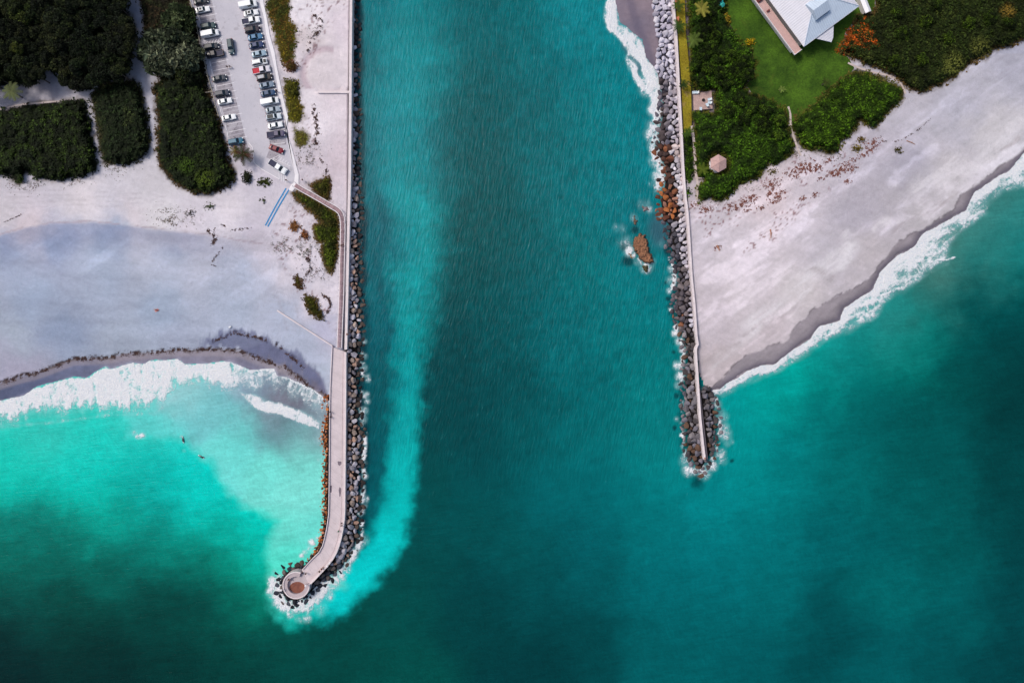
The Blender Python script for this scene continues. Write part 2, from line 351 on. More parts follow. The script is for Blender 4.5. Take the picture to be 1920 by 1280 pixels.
# ---------------------------------------------------------------- ground sheet
def grid_axes(a, b, step):
    out = []; s = step; q = 0
    while q < 16000: s *= 1.5; q += s; out.append(q)
    out = np.array(out)
    core_ = np.arange(a, b + step, step)
    return np.concatenate([a - out[::-1], core_, core_[-1] + out])
def grid_faces(nx, ny):
    i = np.arange(nx * ny).reshape(ny, nx)
    return np.stack([i[1:, :-1].ravel(), i[1:, 1:].ravel(), i[:-1, 1:].ravel(), i[:-1, :-1].ravel()], -1)
SAND = [(565, 12, 246, 240, 246), (582, 32, 242, 236, 242), (548, 107, 240, 230, 236), (556, 220, 236, 228, 234), (575, 238, 242, 234, 240), (0, 400, 214, 208, 214), (150, 380, 230, 223, 228), (300, 400, 230, 226, 230), (420, 400, 232, 225, 232), (480, 450, 212, 205, 218), (480, 340, 214, 208, 220),
        (60, 425, 226, 214, 220), (250, 405, 228, 220, 226), (350, 420, 226, 219, 228),
        (20, 480, 168, 174, 208), (100, 460, 160, 168, 206), (200, 450, 172, 180, 214), (200, 520, 182, 188, 218), (60, 560, 170, 178, 210), (330, 480, 190, 192, 220), (450, 510, 192, 194, 222), (300, 580, 172, 180, 210),
        (430, 580, 186, 190, 218), (120, 620, 158, 166, 200), (30, 620, 178, 182, 206), (220, 630, 176, 180, 206), (530, 590, 190, 192, 220), (560, 640, 188, 190, 218), (590, 690, 184, 188, 214), (30, 690, 178, 176, 196), (350, 640, 170, 172, 200),
        (560, 480, 226, 218, 226), (600, 560, 224, 216, 224), (610, 620, 196, 196, 218), (540, 400, 222, 214, 222),
        (640, 50, 228, 217, 226), (630, 200, 230, 219, 226), (640, 300, 220, 206, 214), (600, 140, 226, 216, 220), (570, 60, 224, 212, 214), (580, 300, 214, 204, 212), (520, 130, 190, 185, 195), (550, 300, 212, 206, 216),
        (240, 30, 150, 155, 172), (150, 180, 200, 196, 205), (280, 220, 206, 204, 214), (178, 240, 190, 190, 200), (80, 150, 170, 166, 176), (290, 350, 216, 212, 218),  # trail points beside the forest: its shadow put into the sand colour
        (1210, 20, 150, 135, 145), (1190, 40, 122, 114, 130), (1225, 90, 138, 124, 134), (1235, 150, 130, 118, 128), (1205, 100, 112, 104, 122),
        (1320, 430, 212, 206, 218), (1400, 460, 216, 209, 220), (1500, 420, 212, 206, 218), (1450, 380, 218, 206, 214), (1600, 400, 192, 188, 202), (1700, 300, 182, 180, 196), (1800, 200, 190, 190, 206), (1890, 120, 184, 185, 202),
        (1860, 240, 214, 212, 220), (1780, 330, 206, 202, 210), (1740, 400, 196, 192, 200), (1620, 480, 204, 198, 206), (1560, 470, 198, 194, 206), (1500, 540, 214, 208, 214), (1400, 560, 212, 205, 214), (1440, 620, 205, 196, 204), (1360, 680, 198, 188, 194), (1340, 600, 208, 200, 210),
        (1700, 200, 200, 198, 212), (1650, 280, 196, 192, 206), (1290, 370, 200, 190, 200), (1720, 500, 190, 184, 192)]
SAND = [(a, b, r_ - 6, g + 1, bl - 7) if b > 440 and a < 600 and bl - r_ > 18 else (a, b, r_, g, bl) for a, b, r_, g, bl in SAND]
def ground_color(px, py):
    wx = (fbm(px / 45, py / 45, 41) - 0.5) * 50; wy = (fbm(px / 45, py / 45, 52) - 0.5) * 50
    c = idw(px + wx, py + wy, SAND, 3.4, 14)
    berm = [(-200, 480), (0, 440), (42, 426), (100, 416), (175, 415), (250, 423), (325, 431), (375, 437), (480, 455)]
    bl = np.interp(px, [q[0] for q in berm], [q[1] for q in berm]) + (fbm(px / 12, py / 12, 44, 4) - .5) * 5; db = py - bl; wl_ = (px < 520)
    c = mixc(c, Cn([138, 150, 182]) + 0 * c, 0.62 * wl_ * ss(-1, 6, db) * ss(70, 12, db) * ss(500, 330, px))
    c = mixc(c, Cn([176, 160, 168]) + 0 * c, 0.6 * wl_ * ss(2.5, .5, np.abs(db)) * ss(.4, .6, fbm(px / 30, py / 30, 46, 3)))
    sw_ = fbm((px * .55 + py * .83) / 18, (px * .83 - py * .55) / 120, 47, 4); c = c * (1 + .12 * wl_ * ss(0, 30, db) * ss(.5, .72, sw_) * ss(620, 540, py))[..., None]
    m = (fbm(px / 60, py / 22, 61, 5) - 0.5) * 0.22 + (fbm(px / 14, py / 9, 62, 4) - 0.5) * 0.12
    c = c * (1 + m)[..., None]
    # east beach: pale wind ribbons parallel with the shore
    u = (px * 0.82 - py * 0.57); v = (px * 0.57 + py * 0.82)
    rb = fbm(u / 130 + 3 * fbm(px / 90, py / 90, 70), v / 22, 71, 5); em = (px > 1290) & (py > 100)
    c = np.where(em[..., None], c * (np.array([1.07, 1.05, 1.01]) + (0.30 * (ss(0.5, 0.75, rb) - 0.30 * ss(0.5, 0.25, rb)) + .14 * (fbm(u / 25, v / 5, 76, 4) - .5))[..., None]), c)
    for pl_, w_, k_ in (([(1405, 610), (1440, 585), (1500, 530), (1560, 480), (1600, 468)], 20, .5), ([(1500, 545), (1560, 505), (1595, 480), (1590, 440)], 12, .55), ([(1720, 350), (1750, 330), (1790, 300)], 22, .45), ([(1780, 350), (1840, 300), (1900, 235), (1990, 160)], 20, .4), ([(1640, 425), (1680, 408)], 8, .5), ([(1340, 690), (1380, 650), (1420, 610)], 14, .3)):
        fw = fbm(u / 60, v / 6, 72, 4); dd = ldist(px + 20 * (fbm(px / 30, py / 30, 73) - .5), py + 24 * (fbm(px / 24, py / 24, 78) - .5), pl_)
        c = mixc(c, Cn([240, 236, 240]) + 0 * c, 1.3 * k_ * ss(w_ * 1.3, 0, dd) * (.35 + 1.1 * ss(.35, .65, fw)).clip(0, 1))
    for pl_, w_ in (([(1380, 640), (1440, 610), (1500, 570), (1560, 525)], 12), ([(1680, 430), (1740, 400), (1800, 350)], 14), ([(1520, 500), (1550, 515)], 10), ([(1850, 300), (1910, 260)], 9)):
        c = mixc(c, Cn([168, 156, 160]) + 0 * c, .5 * ss(w_, 0, ldist(px, py + 20 * (fbm(px / 20, py / 20, 79) - .5), pl_)) * ss(.4, .6, fbm(u / 40, v / 7, 80, 4)))
    # west beach: swirled damp and dry bands
    rb = fbm(px / 150 + 2 * fbm(px / 120, py / 120, 74), py / 26, 75, 5); wm = ss(430, 455, py + 20 * fbm(px / 40, py / 40, 9)) * (px < 640)
    c = c * (1 + wm * 0.16 * (rb - 0.5) * 2)[..., None]
    # curved bank in the sand east of the car park
    d = np.abs(np.hypot(px - 612, py - 136) - 44); arc = ss(9, 2, d) * (px < 625) * (py < 168) * (py > 70)
    c = mixc(c, Cn([196, 176, 186]), arc * 0.75)
    # damp sand
    n = fbm(px / 16, py / 16, 81, 5)
    up = [(x, y) for x, y in WRACK if x <= 460] + [(500, 640), (560, 670), (600, 700), (617, 745)]
    wet = WSHORE + up[::-1]
    s = sdf(px, py + (n - 0.5) * 6, wet); k = ss(-3, 4, s)
    wc = idw(px, py, [(0, 740, 92, 100, 128), (60, 715, 98, 106, 136), (150, 690, 112, 118, 146), (250, 670, 142, 138, 156), (330, 665, 140, 138, 158), (420, 668, 146, 142, 160), (470, 682, 128, 128, 150), (520, 690, 142, 138, 152), (560, 710, 130, 130, 148), (600, 735, 120, 116, 136)], 3, 8)
    c = mixc(c, wc * (1 + (n - 0.5) * 0.5)[..., None], k)
    dp = [(370, 652), (392, 636), (415, 622), (445, 614), (470, 618), (500, 632), (525, 650), (560, 668), (592, 690), (607, 715), (612, 738), (590, 722), (560, 700), (530, 685), (480, 668), (440, 655)]
    s = sdf(px, py + (fbm(px / 7, py / 30, 83, 4) - 0.5) * 34, dp); c = mixc(c, Cn([108, 114, 146]) * (0.8 + 0.4 * n)[..., None], 0.85 * ss(-6, 7, s))
    s = ldist(px, py + (n - 0.5) * 10, WRACK); wn = fbm(px / 5, py / 4, 85, 4)
    c = mixc(c, Cn([58, 44, 46]), ss(6.5, 2, s) * ss(0.42, 0.56, wn) * (px < 612))
    c = mixc(c, Cn([170, 160, 165]), 0.5 * ss(9, 3, ldist(px, py - 6, WRACK)) * (px < 612))
    s = ldist(px, py, [(395, 640), (440, 622), (490, 634), (520, 645), (560, 680)]); c = mixc(c, Cn([66, 62, 86]), ss(7, 1, s) * ss(0.5, 0.62, fbm(px / 5, py / 9, 88, 4)))
    ew = EWET[:-1] + [(2040, 190)] + ESHORE[-4::-1]
    n2 = fbm(u / 30, v / 9, 90, 4)
    s = sdf(px, py + (n - 0.5) * 12, ew); es_ = ss(2, 18, ldist(px, py, ESHORE)); wc = (Cn([122, 115, 126]) * (1 - es_)[..., None] + Cn([162, 154, 160]) * es_[..., None]) * (0.80 + 0.4 * n2)[..., None]
    c = mixc(c, wc, ss(-1, 3, s)); c = mixc(c, Cn([70, 62, 68]), 0.55 * ss(2.2, 0.6, np.abs(s - 1)) * ss(0.4, 0.6, n) * (px > 1327))
    c = mixc(c, Cn([96, 90, 108]), 0.4 * ss(8, 2, ldist(px, py, ESHORE)) * (px > 1327))
    # lower terrace by the pocket beach
    s = ldist(px, py, [(1170, -40), (1195, 50), (1212, 85), (1222, 120)]); c = mixc(c, Cn([104, 98, 118]), 0.6 * ss(12, 3, s) * (px < 1245))
    for tr_ in ([(-50, 372), (120, 366), (260, 372), (400, 392), (480, 420), (540, 520), (560, 600)], [(-50, 395), (140, 384), (300, 392), (430, 440), (520, 560), (545, 640)], [(1310, 470), (1420, 440), (1560, 360), (1720, 250), (1920, 120)]):
        for o_ in (0, 9): c = mixc(c, Cn([168, 160, 170]) + 0 * c, .22 * ss(1.8, .4, np.abs(ldist(px, py + o_, tr_))) * ss(.35, .6, fbm(px / 25, py / 25, 91, 3)))
    # litter and runners in the dunes
    k = ss(-6, 10, sdf(px, py, DUNE)); sp = ss(0.60, 0.70, fbm(px / 4.5, py / 6, 95, 4)) * ss(0.42, 0.6, fbm(px / 30, py / 30, 97, 3))
    c = mixc(c, Cn([128, 92, 96]), 0.75 * k * sp)
    er = [(1300, 385), (1380, 372), (1440, 318), (1500, 285), (1580, 285), (1640, 235), (1660, 265), (1600, 330), (1520, 380), (1450, 470), (1380, 480), (1310, 440)]
    k = ss(-10, 16, sdf(px, py, er)); sp = ss(0.60, 0.70, fbm(px / 4, py / 4, 98, 4)) * ss(0.46, 0.62, fbm(px / 26, py / 26, 99, 3))
    c = mixc(c, Cn([132, 84, 84]), 0.8 * k * sp)
    # soil and leaf litter below the plants, dry grass at their edges
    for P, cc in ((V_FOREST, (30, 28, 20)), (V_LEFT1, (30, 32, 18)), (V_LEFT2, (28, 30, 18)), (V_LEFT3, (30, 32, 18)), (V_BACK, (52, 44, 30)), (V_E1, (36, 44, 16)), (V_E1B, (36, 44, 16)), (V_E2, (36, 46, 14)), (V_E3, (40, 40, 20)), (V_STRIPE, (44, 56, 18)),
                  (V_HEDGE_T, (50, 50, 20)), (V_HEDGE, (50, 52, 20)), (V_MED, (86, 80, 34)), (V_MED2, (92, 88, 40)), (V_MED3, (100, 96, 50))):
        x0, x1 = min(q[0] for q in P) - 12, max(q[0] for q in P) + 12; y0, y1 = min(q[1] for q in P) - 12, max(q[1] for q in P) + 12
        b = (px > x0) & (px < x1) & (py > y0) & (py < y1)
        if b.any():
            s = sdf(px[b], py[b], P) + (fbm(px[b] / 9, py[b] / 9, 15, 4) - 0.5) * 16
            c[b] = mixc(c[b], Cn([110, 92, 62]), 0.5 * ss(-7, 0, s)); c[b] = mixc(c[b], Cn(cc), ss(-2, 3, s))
    # rubble under the boulders, painted near black so the gaps look shaded
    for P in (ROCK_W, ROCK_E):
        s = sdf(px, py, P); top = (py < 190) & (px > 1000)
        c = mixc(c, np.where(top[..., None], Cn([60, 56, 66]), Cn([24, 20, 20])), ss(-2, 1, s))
    return np.clip(c, 0.001, 0.92)

xs = grid_axes(-150, 2070, 3.0); ys = grid_axes(-150, 1320, 3.0)
PX, PY = np.meshgrid(xs, ys)
Z = land_z(PX, PY)
in_d = ss(-4, 10, sdf(PX, PY, DUNE))
Z = Z - 0.25 * in_d * fbm(PX / 14, PY / 14, 5, 4) - 0.04 * fbm(PX / 30, PY / 12, 6, 3)
arc = ss(12, 1, np.abs(np.hypot(PX - 612, PY - 136) - 44)) * (PX < 640) * (PY < 175) * (PY > 60); Z = Z - 0.3 * arc
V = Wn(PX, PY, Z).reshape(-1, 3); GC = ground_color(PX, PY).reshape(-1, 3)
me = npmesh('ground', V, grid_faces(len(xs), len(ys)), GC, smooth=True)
t = NT('sand'); co = t.coord()
n1 = t.noise(co, 0.9, 6, 0.7); n2 = t.noise(co, 6.0, 4, 0.7); n3 = t.noise(t.coord((0.25, 1, 1), R(20)), 0.8, 5, 0.6)
v = t.math('MULTIPLY', t.rng(n1, 0.3, 0.7, 0.92, 1.07), t.rng(n2, 0.3, 0.7, 0.90, 1.08)); v = t.math('MULTIPLY', v, t.rng(n3, 0.3, 0.7, 0.95, 1.04))
t.l(t.mix(1.0, t.attr('Col'), gray(t, v), 'MULTIPLY'), t.b.inputs['Base Color']); t.set(Roughness=0.9)
t.b.inputs['Specular IOR Level'].default_value = 0.2; t.bump(t.math('ADD', n1, t.math('MULTIPLY', n2, 0.4)), 0.22)
me.materials.append(t.m)
tag(link(bpy.data.objects.new('ground', me)), kind='structure')

# ---------------------------------------------------------------- water
PLUME = [(700, 330), (690, 100), (700, -200), (850, -200), (838, 40), (828, 110), (800, 190), (806, 300), (826, 380), (818, 470), (803, 520), (797, 560), (790, 640), (790, 700), (785, 760), (783, 850), (776, 900), (770, 960), (757, 1010), (730, 1055), (700, 1090), (665, 1120), (635, 1150), (600, 1164), (540, 1166),
         (500, 1120), (560, 1100), (610, 1095), (655, 1050), (692, 985), (712, 900), (722, 800), (728, 700), (726, 600), (715, 450)]
PALE = [(330, 730), (460, 700), (640, 700), (640, 1100), (505, 1090), (500, 1040), (507, 1005), (522, 980), (500, 965), (470, 950), (430, 932), (412, 900), (395, 870), (372, 845), (340, 826), (300, 815), (240, 812), (255, 780)]
OPEN_ = [(690, 20, 4, 116, 124), (720, 60, 8, 128, 136), (780, 60, 10, 128, 134), (860, 60, 4, 98, 104), (940, 60, 4, 94, 99), (1000, 60, 8, 116, 122), (1080, 60, 10, 128, 136), (1130, 40, 14, 134, 142), (675, 100, 2, 70, 88), (677, 250, 2, 70, 88), (684, 400, 2, 68, 84),
         (720, 150, 6, 130, 138), (790, 130, 12, 136, 142), (830, 100, 0, 95, 100), (880, 150, 4, 86, 91), (980, 150, 4, 96, 101), (1060, 150, 5, 116, 124), (1150, 150, 6, 128, 135),
         (720, 250, 8, 128, 138), (770, 200, 12, 138, 144), (800, 250, 4, 104, 110), (860, 250, 3, 80, 85), (940, 250, 3, 86, 91), (1020, 250, 4, 108, 114), (1120, 250, 4, 123, 129), (1200, 250, 4, 124, 132),
         (710, 330, 5, 120, 130), (850, 350, 2, 78, 82), (950, 350, 2, 83, 87), (1050, 350, 4, 108, 114), (1150, 350, 4, 120, 127), (1210, 330, 4, 126, 134), (1180, 430, 4, 118, 124), (1220, 430, 20, 110, 120),
         (700, 450, 4, 106, 117), (688, 520, 1, 66, 82), (830, 470, 3, 80, 84), (700, 550, 3, 104, 116), (820, 560, 1, 70, 74), (900, 480, 1, 78, 81), (1000, 480, 2, 96, 101), (1100, 470, 4, 116, 119), (1200, 560, 4, 123, 127), (1235, 520, 4, 123, 129),
         (695, 640, 0, 82, 96), (850, 640, 0, 66, 71), (950, 620, 1, 80, 85), (1050, 620, 4, 106, 111), (1150, 640, 4, 113, 117), (1240, 640, 4, 124, 125), (700, 720, 0, 84, 96), (800, 720, 0, 68, 72), (860, 740, 0, 60, 65), (950, 720, 1, 76, 81), (1080, 740, 2, 103, 107), (1200, 760, 4, 123, 124),
         (698, 820, 0, 84, 96), (800, 830, 0, 66, 69), (900, 830, 0, 66, 71), (1000, 830, 1, 90, 94), (1130, 830, 4, 113, 115), (1250, 830, 4, 130, 130), (692, 920, 0, 82, 94), (800, 910, 0, 72, 71), (900, 900, 0, 73, 77), (1050, 900, 2, 103, 107), (1150, 900, 2, 110, 114), (1250, 870, 4, 137, 138),
         (785, 1010, 0, 74, 73), (850, 1000, 0, 74, 75), (950, 1000, 1, 83, 85), (1080, 1000, 1, 96, 101), (1250, 1000, 0, 116, 119), (740, 1110, 0, 72, 67), (800, 1100, 0, 64, 63), (880, 1100, 0, 60, 64), (1000, 1100, 1, 73, 77), (1150, 1100, 0, 86, 91), (1250, 1100, 0, 106, 111),
         (660, 1200, 0, 66, 58), (780, 1230, 0, 74, 66), (880, 1180, 0, 56, 57), (980, 1240, 0, 50, 54), (1100, 1200, 0, 63, 67), (1250, 1200, 0, 93, 97),
         (1330, 930, 0, 133, 137), (1400, 900, 0, 138, 139), (1500, 900, 0, 123, 124), (1600, 900, 0, 108, 107), (1750, 880, 0, 86, 85), (1880, 880, 0, 60, 61), (1300, 1050, 0, 120, 125), (1420, 1000, 0, 116, 119), (1550, 1000, 0, 100, 103), (1650, 1000, 0, 90, 93), (1780, 1000, 0, 90, 89), (1900, 1000, 0, 58, 61),
         (1330, 1150, 0, 103, 107), (1450, 1100, 0, 106, 109), (1570, 1145, 0, 70, 75), (1650, 1120, 0, 108, 108), (1800, 1130, 0, 96, 97), (1900, 1130, 0, 63, 67), (1560, 1205, 0, 68, 73), (1400, 1230, 0, 88, 93), (1650, 1230, 0, 93, 97), (1750, 1220, 0, 76, 80), (1880, 1230, 0, 56, 61),
         (1460, 735, 0, 166, 156), (1520, 680, 0, 166, 152), (1410, 780, 0, 150, 148), (1390, 860, 0, 144, 142), (1600, 690, 0, 116, 112), (1700, 680, 0, 104, 96), (1640, 740, 0, 96, 95), (1550, 780, 0, 106, 105), (1500, 840, 0, 118, 117), (1700, 800, 0, 80, 78), (1800, 700, 0, 70, 68), (1880, 740, 0, 48, 49), (1880, 640, 0, 56, 57), (1700, 950, 0, 94, 93), (1600, 830, 0, 96, 94),
         (1700, 620, 8, 135, 125), (1760, 570, 4, 108, 103), (1850, 480, 6, 124, 119), (1900, 420, 10, 130, 128), (1880, 560, 0, 72, 73), (1650, 640, 4, 150, 140), (1800, 620, 0, 80, 78), (1570, 640, 10, 150, 145), (1745, 530, 60, 120, 112), (1860, 395, 70, 132, 124), (1785, 475, 84, 138, 128), (1650, 590, 50, 135, 132), (1590, 620, 30, 140, 136),
         (20, 870, 0, 208, 194), (150, 870, 0, 203, 197), (250, 890, 0, 196, 192), (370, 880, 0, 210, 205), (255, 862, 0, 168, 164), (50, 920, 0, 194, 180), (20, 965, 0, 112, 102), (100, 965, 0, 112, 100), (150, 925, 0, 195, 181), (220, 935, 0, 160, 148), (280, 930, 0, 124, 115), (345, 910, 0, 200, 195), (420, 945, 0, 212, 205), (480, 985, 0, 216, 209),
         (495, 1040, 0, 200, 180), (430, 1020, 0, 158, 144), (340, 1000, 0, 168, 154), (290, 970, 0, 128, 116), (245, 985, 0, 146, 134), (170, 970, 0, 182, 167), (100, 1010, 0, 98, 85), (200, 1015, 0, 106, 92), (30, 1050, 0, 112, 98), (110, 1040, 0, 80, 68), (200, 1050, 0, 86, 74), (300, 1040, 0, 86, 74), (400, 1060, 0, 86, 74), (455, 1090, 0, 118, 100), (492, 1095, 0, 160, 136),
         (30, 1120, 0, 64, 57), (150, 1130, 0, 60, 50), (300, 1130, 0, 66, 57), (400, 1130, 0, 66, 57), (500, 1165, 0, 70, 60), (560, 1195, 0, 72, 64), (620, 1195, 0, 66, 58), (30, 1200, 0, 32, 30), (150, 1220, 0, 35, 31), (300, 1200, 0, 42, 37), (450, 1210, 0, 48, 42), (600, 1240, 0, 56, 49), (10, 1275, 0, 22, 22), (200, 1270, 0, 30, 28),
         (30, 810, 50, 186, 180), (100, 800, 60, 196, 190), (60, 845, 0, 194, 184), (150, 825, 10, 200, 190), (230, 800, 50, 205, 198), (200, 850, 0, 205, 196), (300, 850, 0, 205, 200), (300, 790, 90, 205, 202), (340, 855, 0, 206, 202)]
PL = [(690, 20, 4, 112, 122), (720, 60, 10, 134, 142), (780, 50, 12, 136, 142), (835, 40, 6, 118, 124), (720, 150, 10, 138, 146), (790, 130, 16, 146, 152), (770, 200, 16, 150, 156), (720, 240, 10, 138, 148), (760, 300, 14, 150, 156), (770, 390, 14, 152, 156), (720, 340, 10, 136, 146), (820, 160, 5, 108, 114), (800, 260, 8, 118, 126), (740, 280, 10, 138, 144), (790, 330, 6, 130, 136), (745, 340, 10, 145, 150), (740, 450, 12, 138, 144), (805, 440, 12, 148, 151), (720, 450, 6, 120, 130), (765, 520, 8, 152, 155), (740, 560, 8, 140, 146), (780, 560, 10, 152, 154), (770, 620, 8, 162, 162), (735, 640, 4, 126, 134), (760, 700, 8, 162, 162), (735, 720, 3, 122, 130), (755, 780, 8, 172, 169), (735, 800, 6, 140, 145),
      (745, 850, 8, 186, 182), (725, 860, 5, 146, 150), (745, 900, 6, 200, 195), (718, 910, 5, 150, 150), (735, 960, 5, 206, 200), (705, 960, 3, 150, 152), (720, 1010, 4, 208, 203), (685, 1020, 2, 180, 180), (700, 1050, 4, 208, 205), (660, 1090, 4, 212, 208), (620, 1130, 5, 206, 202), (560, 1155, 4, 190, 175), (520, 1125, 60, 215, 195)]
PA = [(420, 862, 112, 224, 216), (500, 880, 118, 228, 216), (560, 930, 128, 230, 218), (540, 990, 110, 228, 212), (540, 1045, 88, 220, 202), (580, 860, 124, 225, 213), (450, 820, 108, 216, 209), (560, 820, 124, 202, 198), (300, 812, 90, 215, 208), (360, 780, 112, 200, 202), (400, 765, 120, 198, 202), (345, 745, 150, 206, 208), (440, 780, 112, 200, 200),
      (500, 800, 104, 152, 160), (470, 770, 120, 168, 175), (545, 805, 106, 132, 145), (490, 722, 112, 124, 150), (530, 738, 96, 84, 102), (570, 752, 104, 100, 118), (600, 765, 140, 148, 164), (455, 715, 150, 170, 190), (600, 815, 128, 160, 168), (590, 1000, 110, 226, 214), (520, 1070, 80, 225, 200), (508, 760, 150, 150, 165)]
FBLOB = [  # x, y, radius, strength: broken water
    (1212, 170, 12, .9), (1228, 205, 13, .95), (1222, 235, 10, .8), (1222, 250, 12, .95), (1226, 270, 9, .8), (1229, 300, 12, .9), (1231, 330, 10, .75), (1224, 345, 8, .5), (1208, 385, 12, .55), (1216, 392, 8, .6), (1238, 405, 8, .5),
    (1165, 430, 12, .42), (1172, 455, 14, .55), (1180, 470, 10, .85), (1188, 408, 8, .5), (1200, 490, 9, .8), (1212, 500, 11, .85), (1222, 490, 7, .6), (1238, 455, 10, .35), (1188, 478, 6, .8), (1155, 425, 8, .4),
    (1258, 505, 7, .8), (1257, 525, 8, .85), (1254, 545, 6, .7), (1258, 580, 5, .6), (1266, 625, 7, .8), (1275, 640, 8, .9), (1280, 655, 7, .8), (1270, 685, 8, .9), (1276, 705, 9, .85), (1272, 722, 7, .7), (1268, 785, 5, .5), (1284, 790, 4, .5),
    (1285, 862, 11, .75), (1293, 880, 12, .8), (1318, 885, 12, .9), (1335, 872, 10, .8), (1350, 850, 10, .8), (1358, 815, 12, .8), (1352, 780, 12, .75), (1345, 760, 9, .6), (1362, 830, 8, .5), (1360, 800, 8, .6), (1372, 828, 5, .45), (1355, 862, 9, .55), (1335, 750, 8, .5),
    (684, 640, 5, .6), (684, 668, 6, .75), (682, 690, 7, .75), (689, 706, 6, .7), (690, 712, 5, .8), (685, 740, 7, .85), (688, 752, 6, .7), (682, 770, 8, .85), (680, 786, 8, .9), (672, 856, 5, .8), (686, 866, 5, .4), (684, 893, 6, .75), (682, 935, 8, .85), (684, 948, 5, .6), (674, 958, 8, .85), (668, 978, 6, .6), (680, 1012, 10, .75), (672, 1024, 8, .85), (660, 1036, 9, .85), (666, 1042, 7, .6),
    (651, 1046, 7, .7), (650, 1066, 9, .85), (641, 1080, 9, .85), (628, 1094, 10, .85), (614, 1100, 10, .85), (602, 1112, 10, .85), (616, 1116, 10, .6), (592, 1126, 10, .85), (575, 1138, 11, .9), (555, 1142, 9, .95), (535, 1138, 9, .95), (520, 1128, 9, 1), (510, 1108, 9, 1), (514, 1092, 7, .9), (545, 1152, 7, .8), (575, 1158, 9, .65), (600, 1140, 14, .5), (560, 1160, 8, .6), (514, 1072, 6, .6),
    (585, 1016, 7, 1.1), (580, 1026, 5, .95), (572, 1034, 5, .95), (566, 1041, 5, 1.0), (594, 1008, 5, .7),
    (252, 812, 6, .7), (266, 816, 6, .95), (258, 818, 5, .8), (340, 818, 4, .6), (345, 845, 4, .5), (603, 845, 5, .5), (598, 862, 4, .4), (600, 900, 4, .5), (601, 930, 4, .5)]
OPEN_ = [(a, b, r_, g + (8 if g > 150 and a < 560 else 0) + max(0, 96 - g) * .24, bl + max(0, 96 - bl) * .24) for a, b, r_, g, bl in OPEN_]
def water_fields(px, py):
    wx = (fbm(px / 70, py / 70, 101, 5) - 0.5); wy = (fbm(px / 70, py / 70, 113, 5) - 0.5)
    fx = (fbm(px / 20, py / 20, 121, 4) - 0.5); fy = (fbm(px / 20, py / 20, 131, 4) - 0.5)
    c = idw(px + wx * 90 + fx * 16, py + wy * 90 + fy * 16, OPEN_, sg=46)
    x2, y2 = px + wx * 34 + fx * 24, py + wy * 34 + fy * 24
    s = sdf(x2, y2, PLUME); wd_ = 15 + 20 * ss(740, 560, py) + 26 * ss(460, 250, py); e = ss(-1.4, 1.0, s / wd_) ; tb = ss(150, 480, py); dl = ss(-4, 34, ldist(x2, y2, [(690, -200), (696, 330), (715, 450), (724, 600), (726, 700), (720, 800), (708, 900), (690, 985), (655, 1045)])) + ss(1000, 1050, py); dl = np.clip(dl, 0, 1) ** .7
    c = mixc(c, idw(px + wx * 40 + fx * 20, py + wy * 60, PL, sg=24), dl * e * (0.8 + 0.2 * tb))
    x2, y2 = px + wx * 30 + fx * 16, py + wy * 30 + fy * 16
    s = sdf(x2, y2, PALE); c = mixc(c, idw(px + wx * 30 + fx * 20, py + wy * 30 + fy * 20, PA, sg=24), ss(-16, 12, s))
    # streaks and mottling in the water colour
    lag = (px < 500) & (py < 900)
    n = fbm(px / 40 + 2 * wx, py / 40, 141, 5) - 0.5; c = c * (1 + 0.16 * n)[..., None]
    n = fbm(px / 9, py / 9, 151, 4) - 0.5; chan = ss(640, 760, px) * ss(1400, 1200, px) * ss(860, 640, py) * ss(700, 950, px + py * .3)
    c = c * (1 + (0.10 + 0.42 * chan) * n)[..., None]
    n = fbm(px / 60, py / 12, 161, 4) - 0.5; sea = ss(860, 1000, py) * ss(700, 500, px) + 0.5 * ss(1350, 1500, px)
    c = c * (1 + 0.30 * np.clip(sea, 0, 1) * n)[..., None]
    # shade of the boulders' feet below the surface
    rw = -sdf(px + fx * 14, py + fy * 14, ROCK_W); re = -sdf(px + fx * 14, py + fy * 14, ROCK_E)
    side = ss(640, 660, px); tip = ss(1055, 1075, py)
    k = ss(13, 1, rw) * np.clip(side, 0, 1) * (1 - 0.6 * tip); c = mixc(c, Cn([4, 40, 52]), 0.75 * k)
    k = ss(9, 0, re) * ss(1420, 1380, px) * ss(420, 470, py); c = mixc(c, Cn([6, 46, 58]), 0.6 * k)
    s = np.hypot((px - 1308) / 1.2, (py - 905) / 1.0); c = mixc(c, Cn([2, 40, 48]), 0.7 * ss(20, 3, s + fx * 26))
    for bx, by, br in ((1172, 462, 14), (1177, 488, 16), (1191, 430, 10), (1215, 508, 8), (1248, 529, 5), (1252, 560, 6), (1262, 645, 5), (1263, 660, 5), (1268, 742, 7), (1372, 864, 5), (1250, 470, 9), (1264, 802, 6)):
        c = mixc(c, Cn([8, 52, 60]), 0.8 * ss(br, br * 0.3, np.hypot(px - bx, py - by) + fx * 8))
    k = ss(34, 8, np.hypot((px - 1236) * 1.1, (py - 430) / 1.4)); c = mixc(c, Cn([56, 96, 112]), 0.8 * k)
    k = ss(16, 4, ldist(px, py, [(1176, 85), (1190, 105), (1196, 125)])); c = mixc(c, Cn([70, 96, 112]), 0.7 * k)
    # foam
    f = np.zeros(px.shape)
    dW = ldist(px, py, ROCK_W[:-4]); dE = ldist(px, py, ROCK_E[:-15]); pt = fbm(px / 11, py / 11, 181, 3)
    f = np.maximum(f, 0.98 * ss(1062, 1092, py) * ss(660, 630, px) * ss(26, 2, dW) * (.75 + .5 * pt))
    f = np.maximum(f, 0.8 * ss(990, 1040, py) * ss(560, 600, px) * (py < 1110) * (px > 580) * ss(15, 0, dW) * (.6 + .8 * pt))
    f = np.maximum(f, ss(600, 680, py) * (px > 660) * (py < 1040) * ss(10, 0, dW) * ss(.42, .62, pt) * .85)
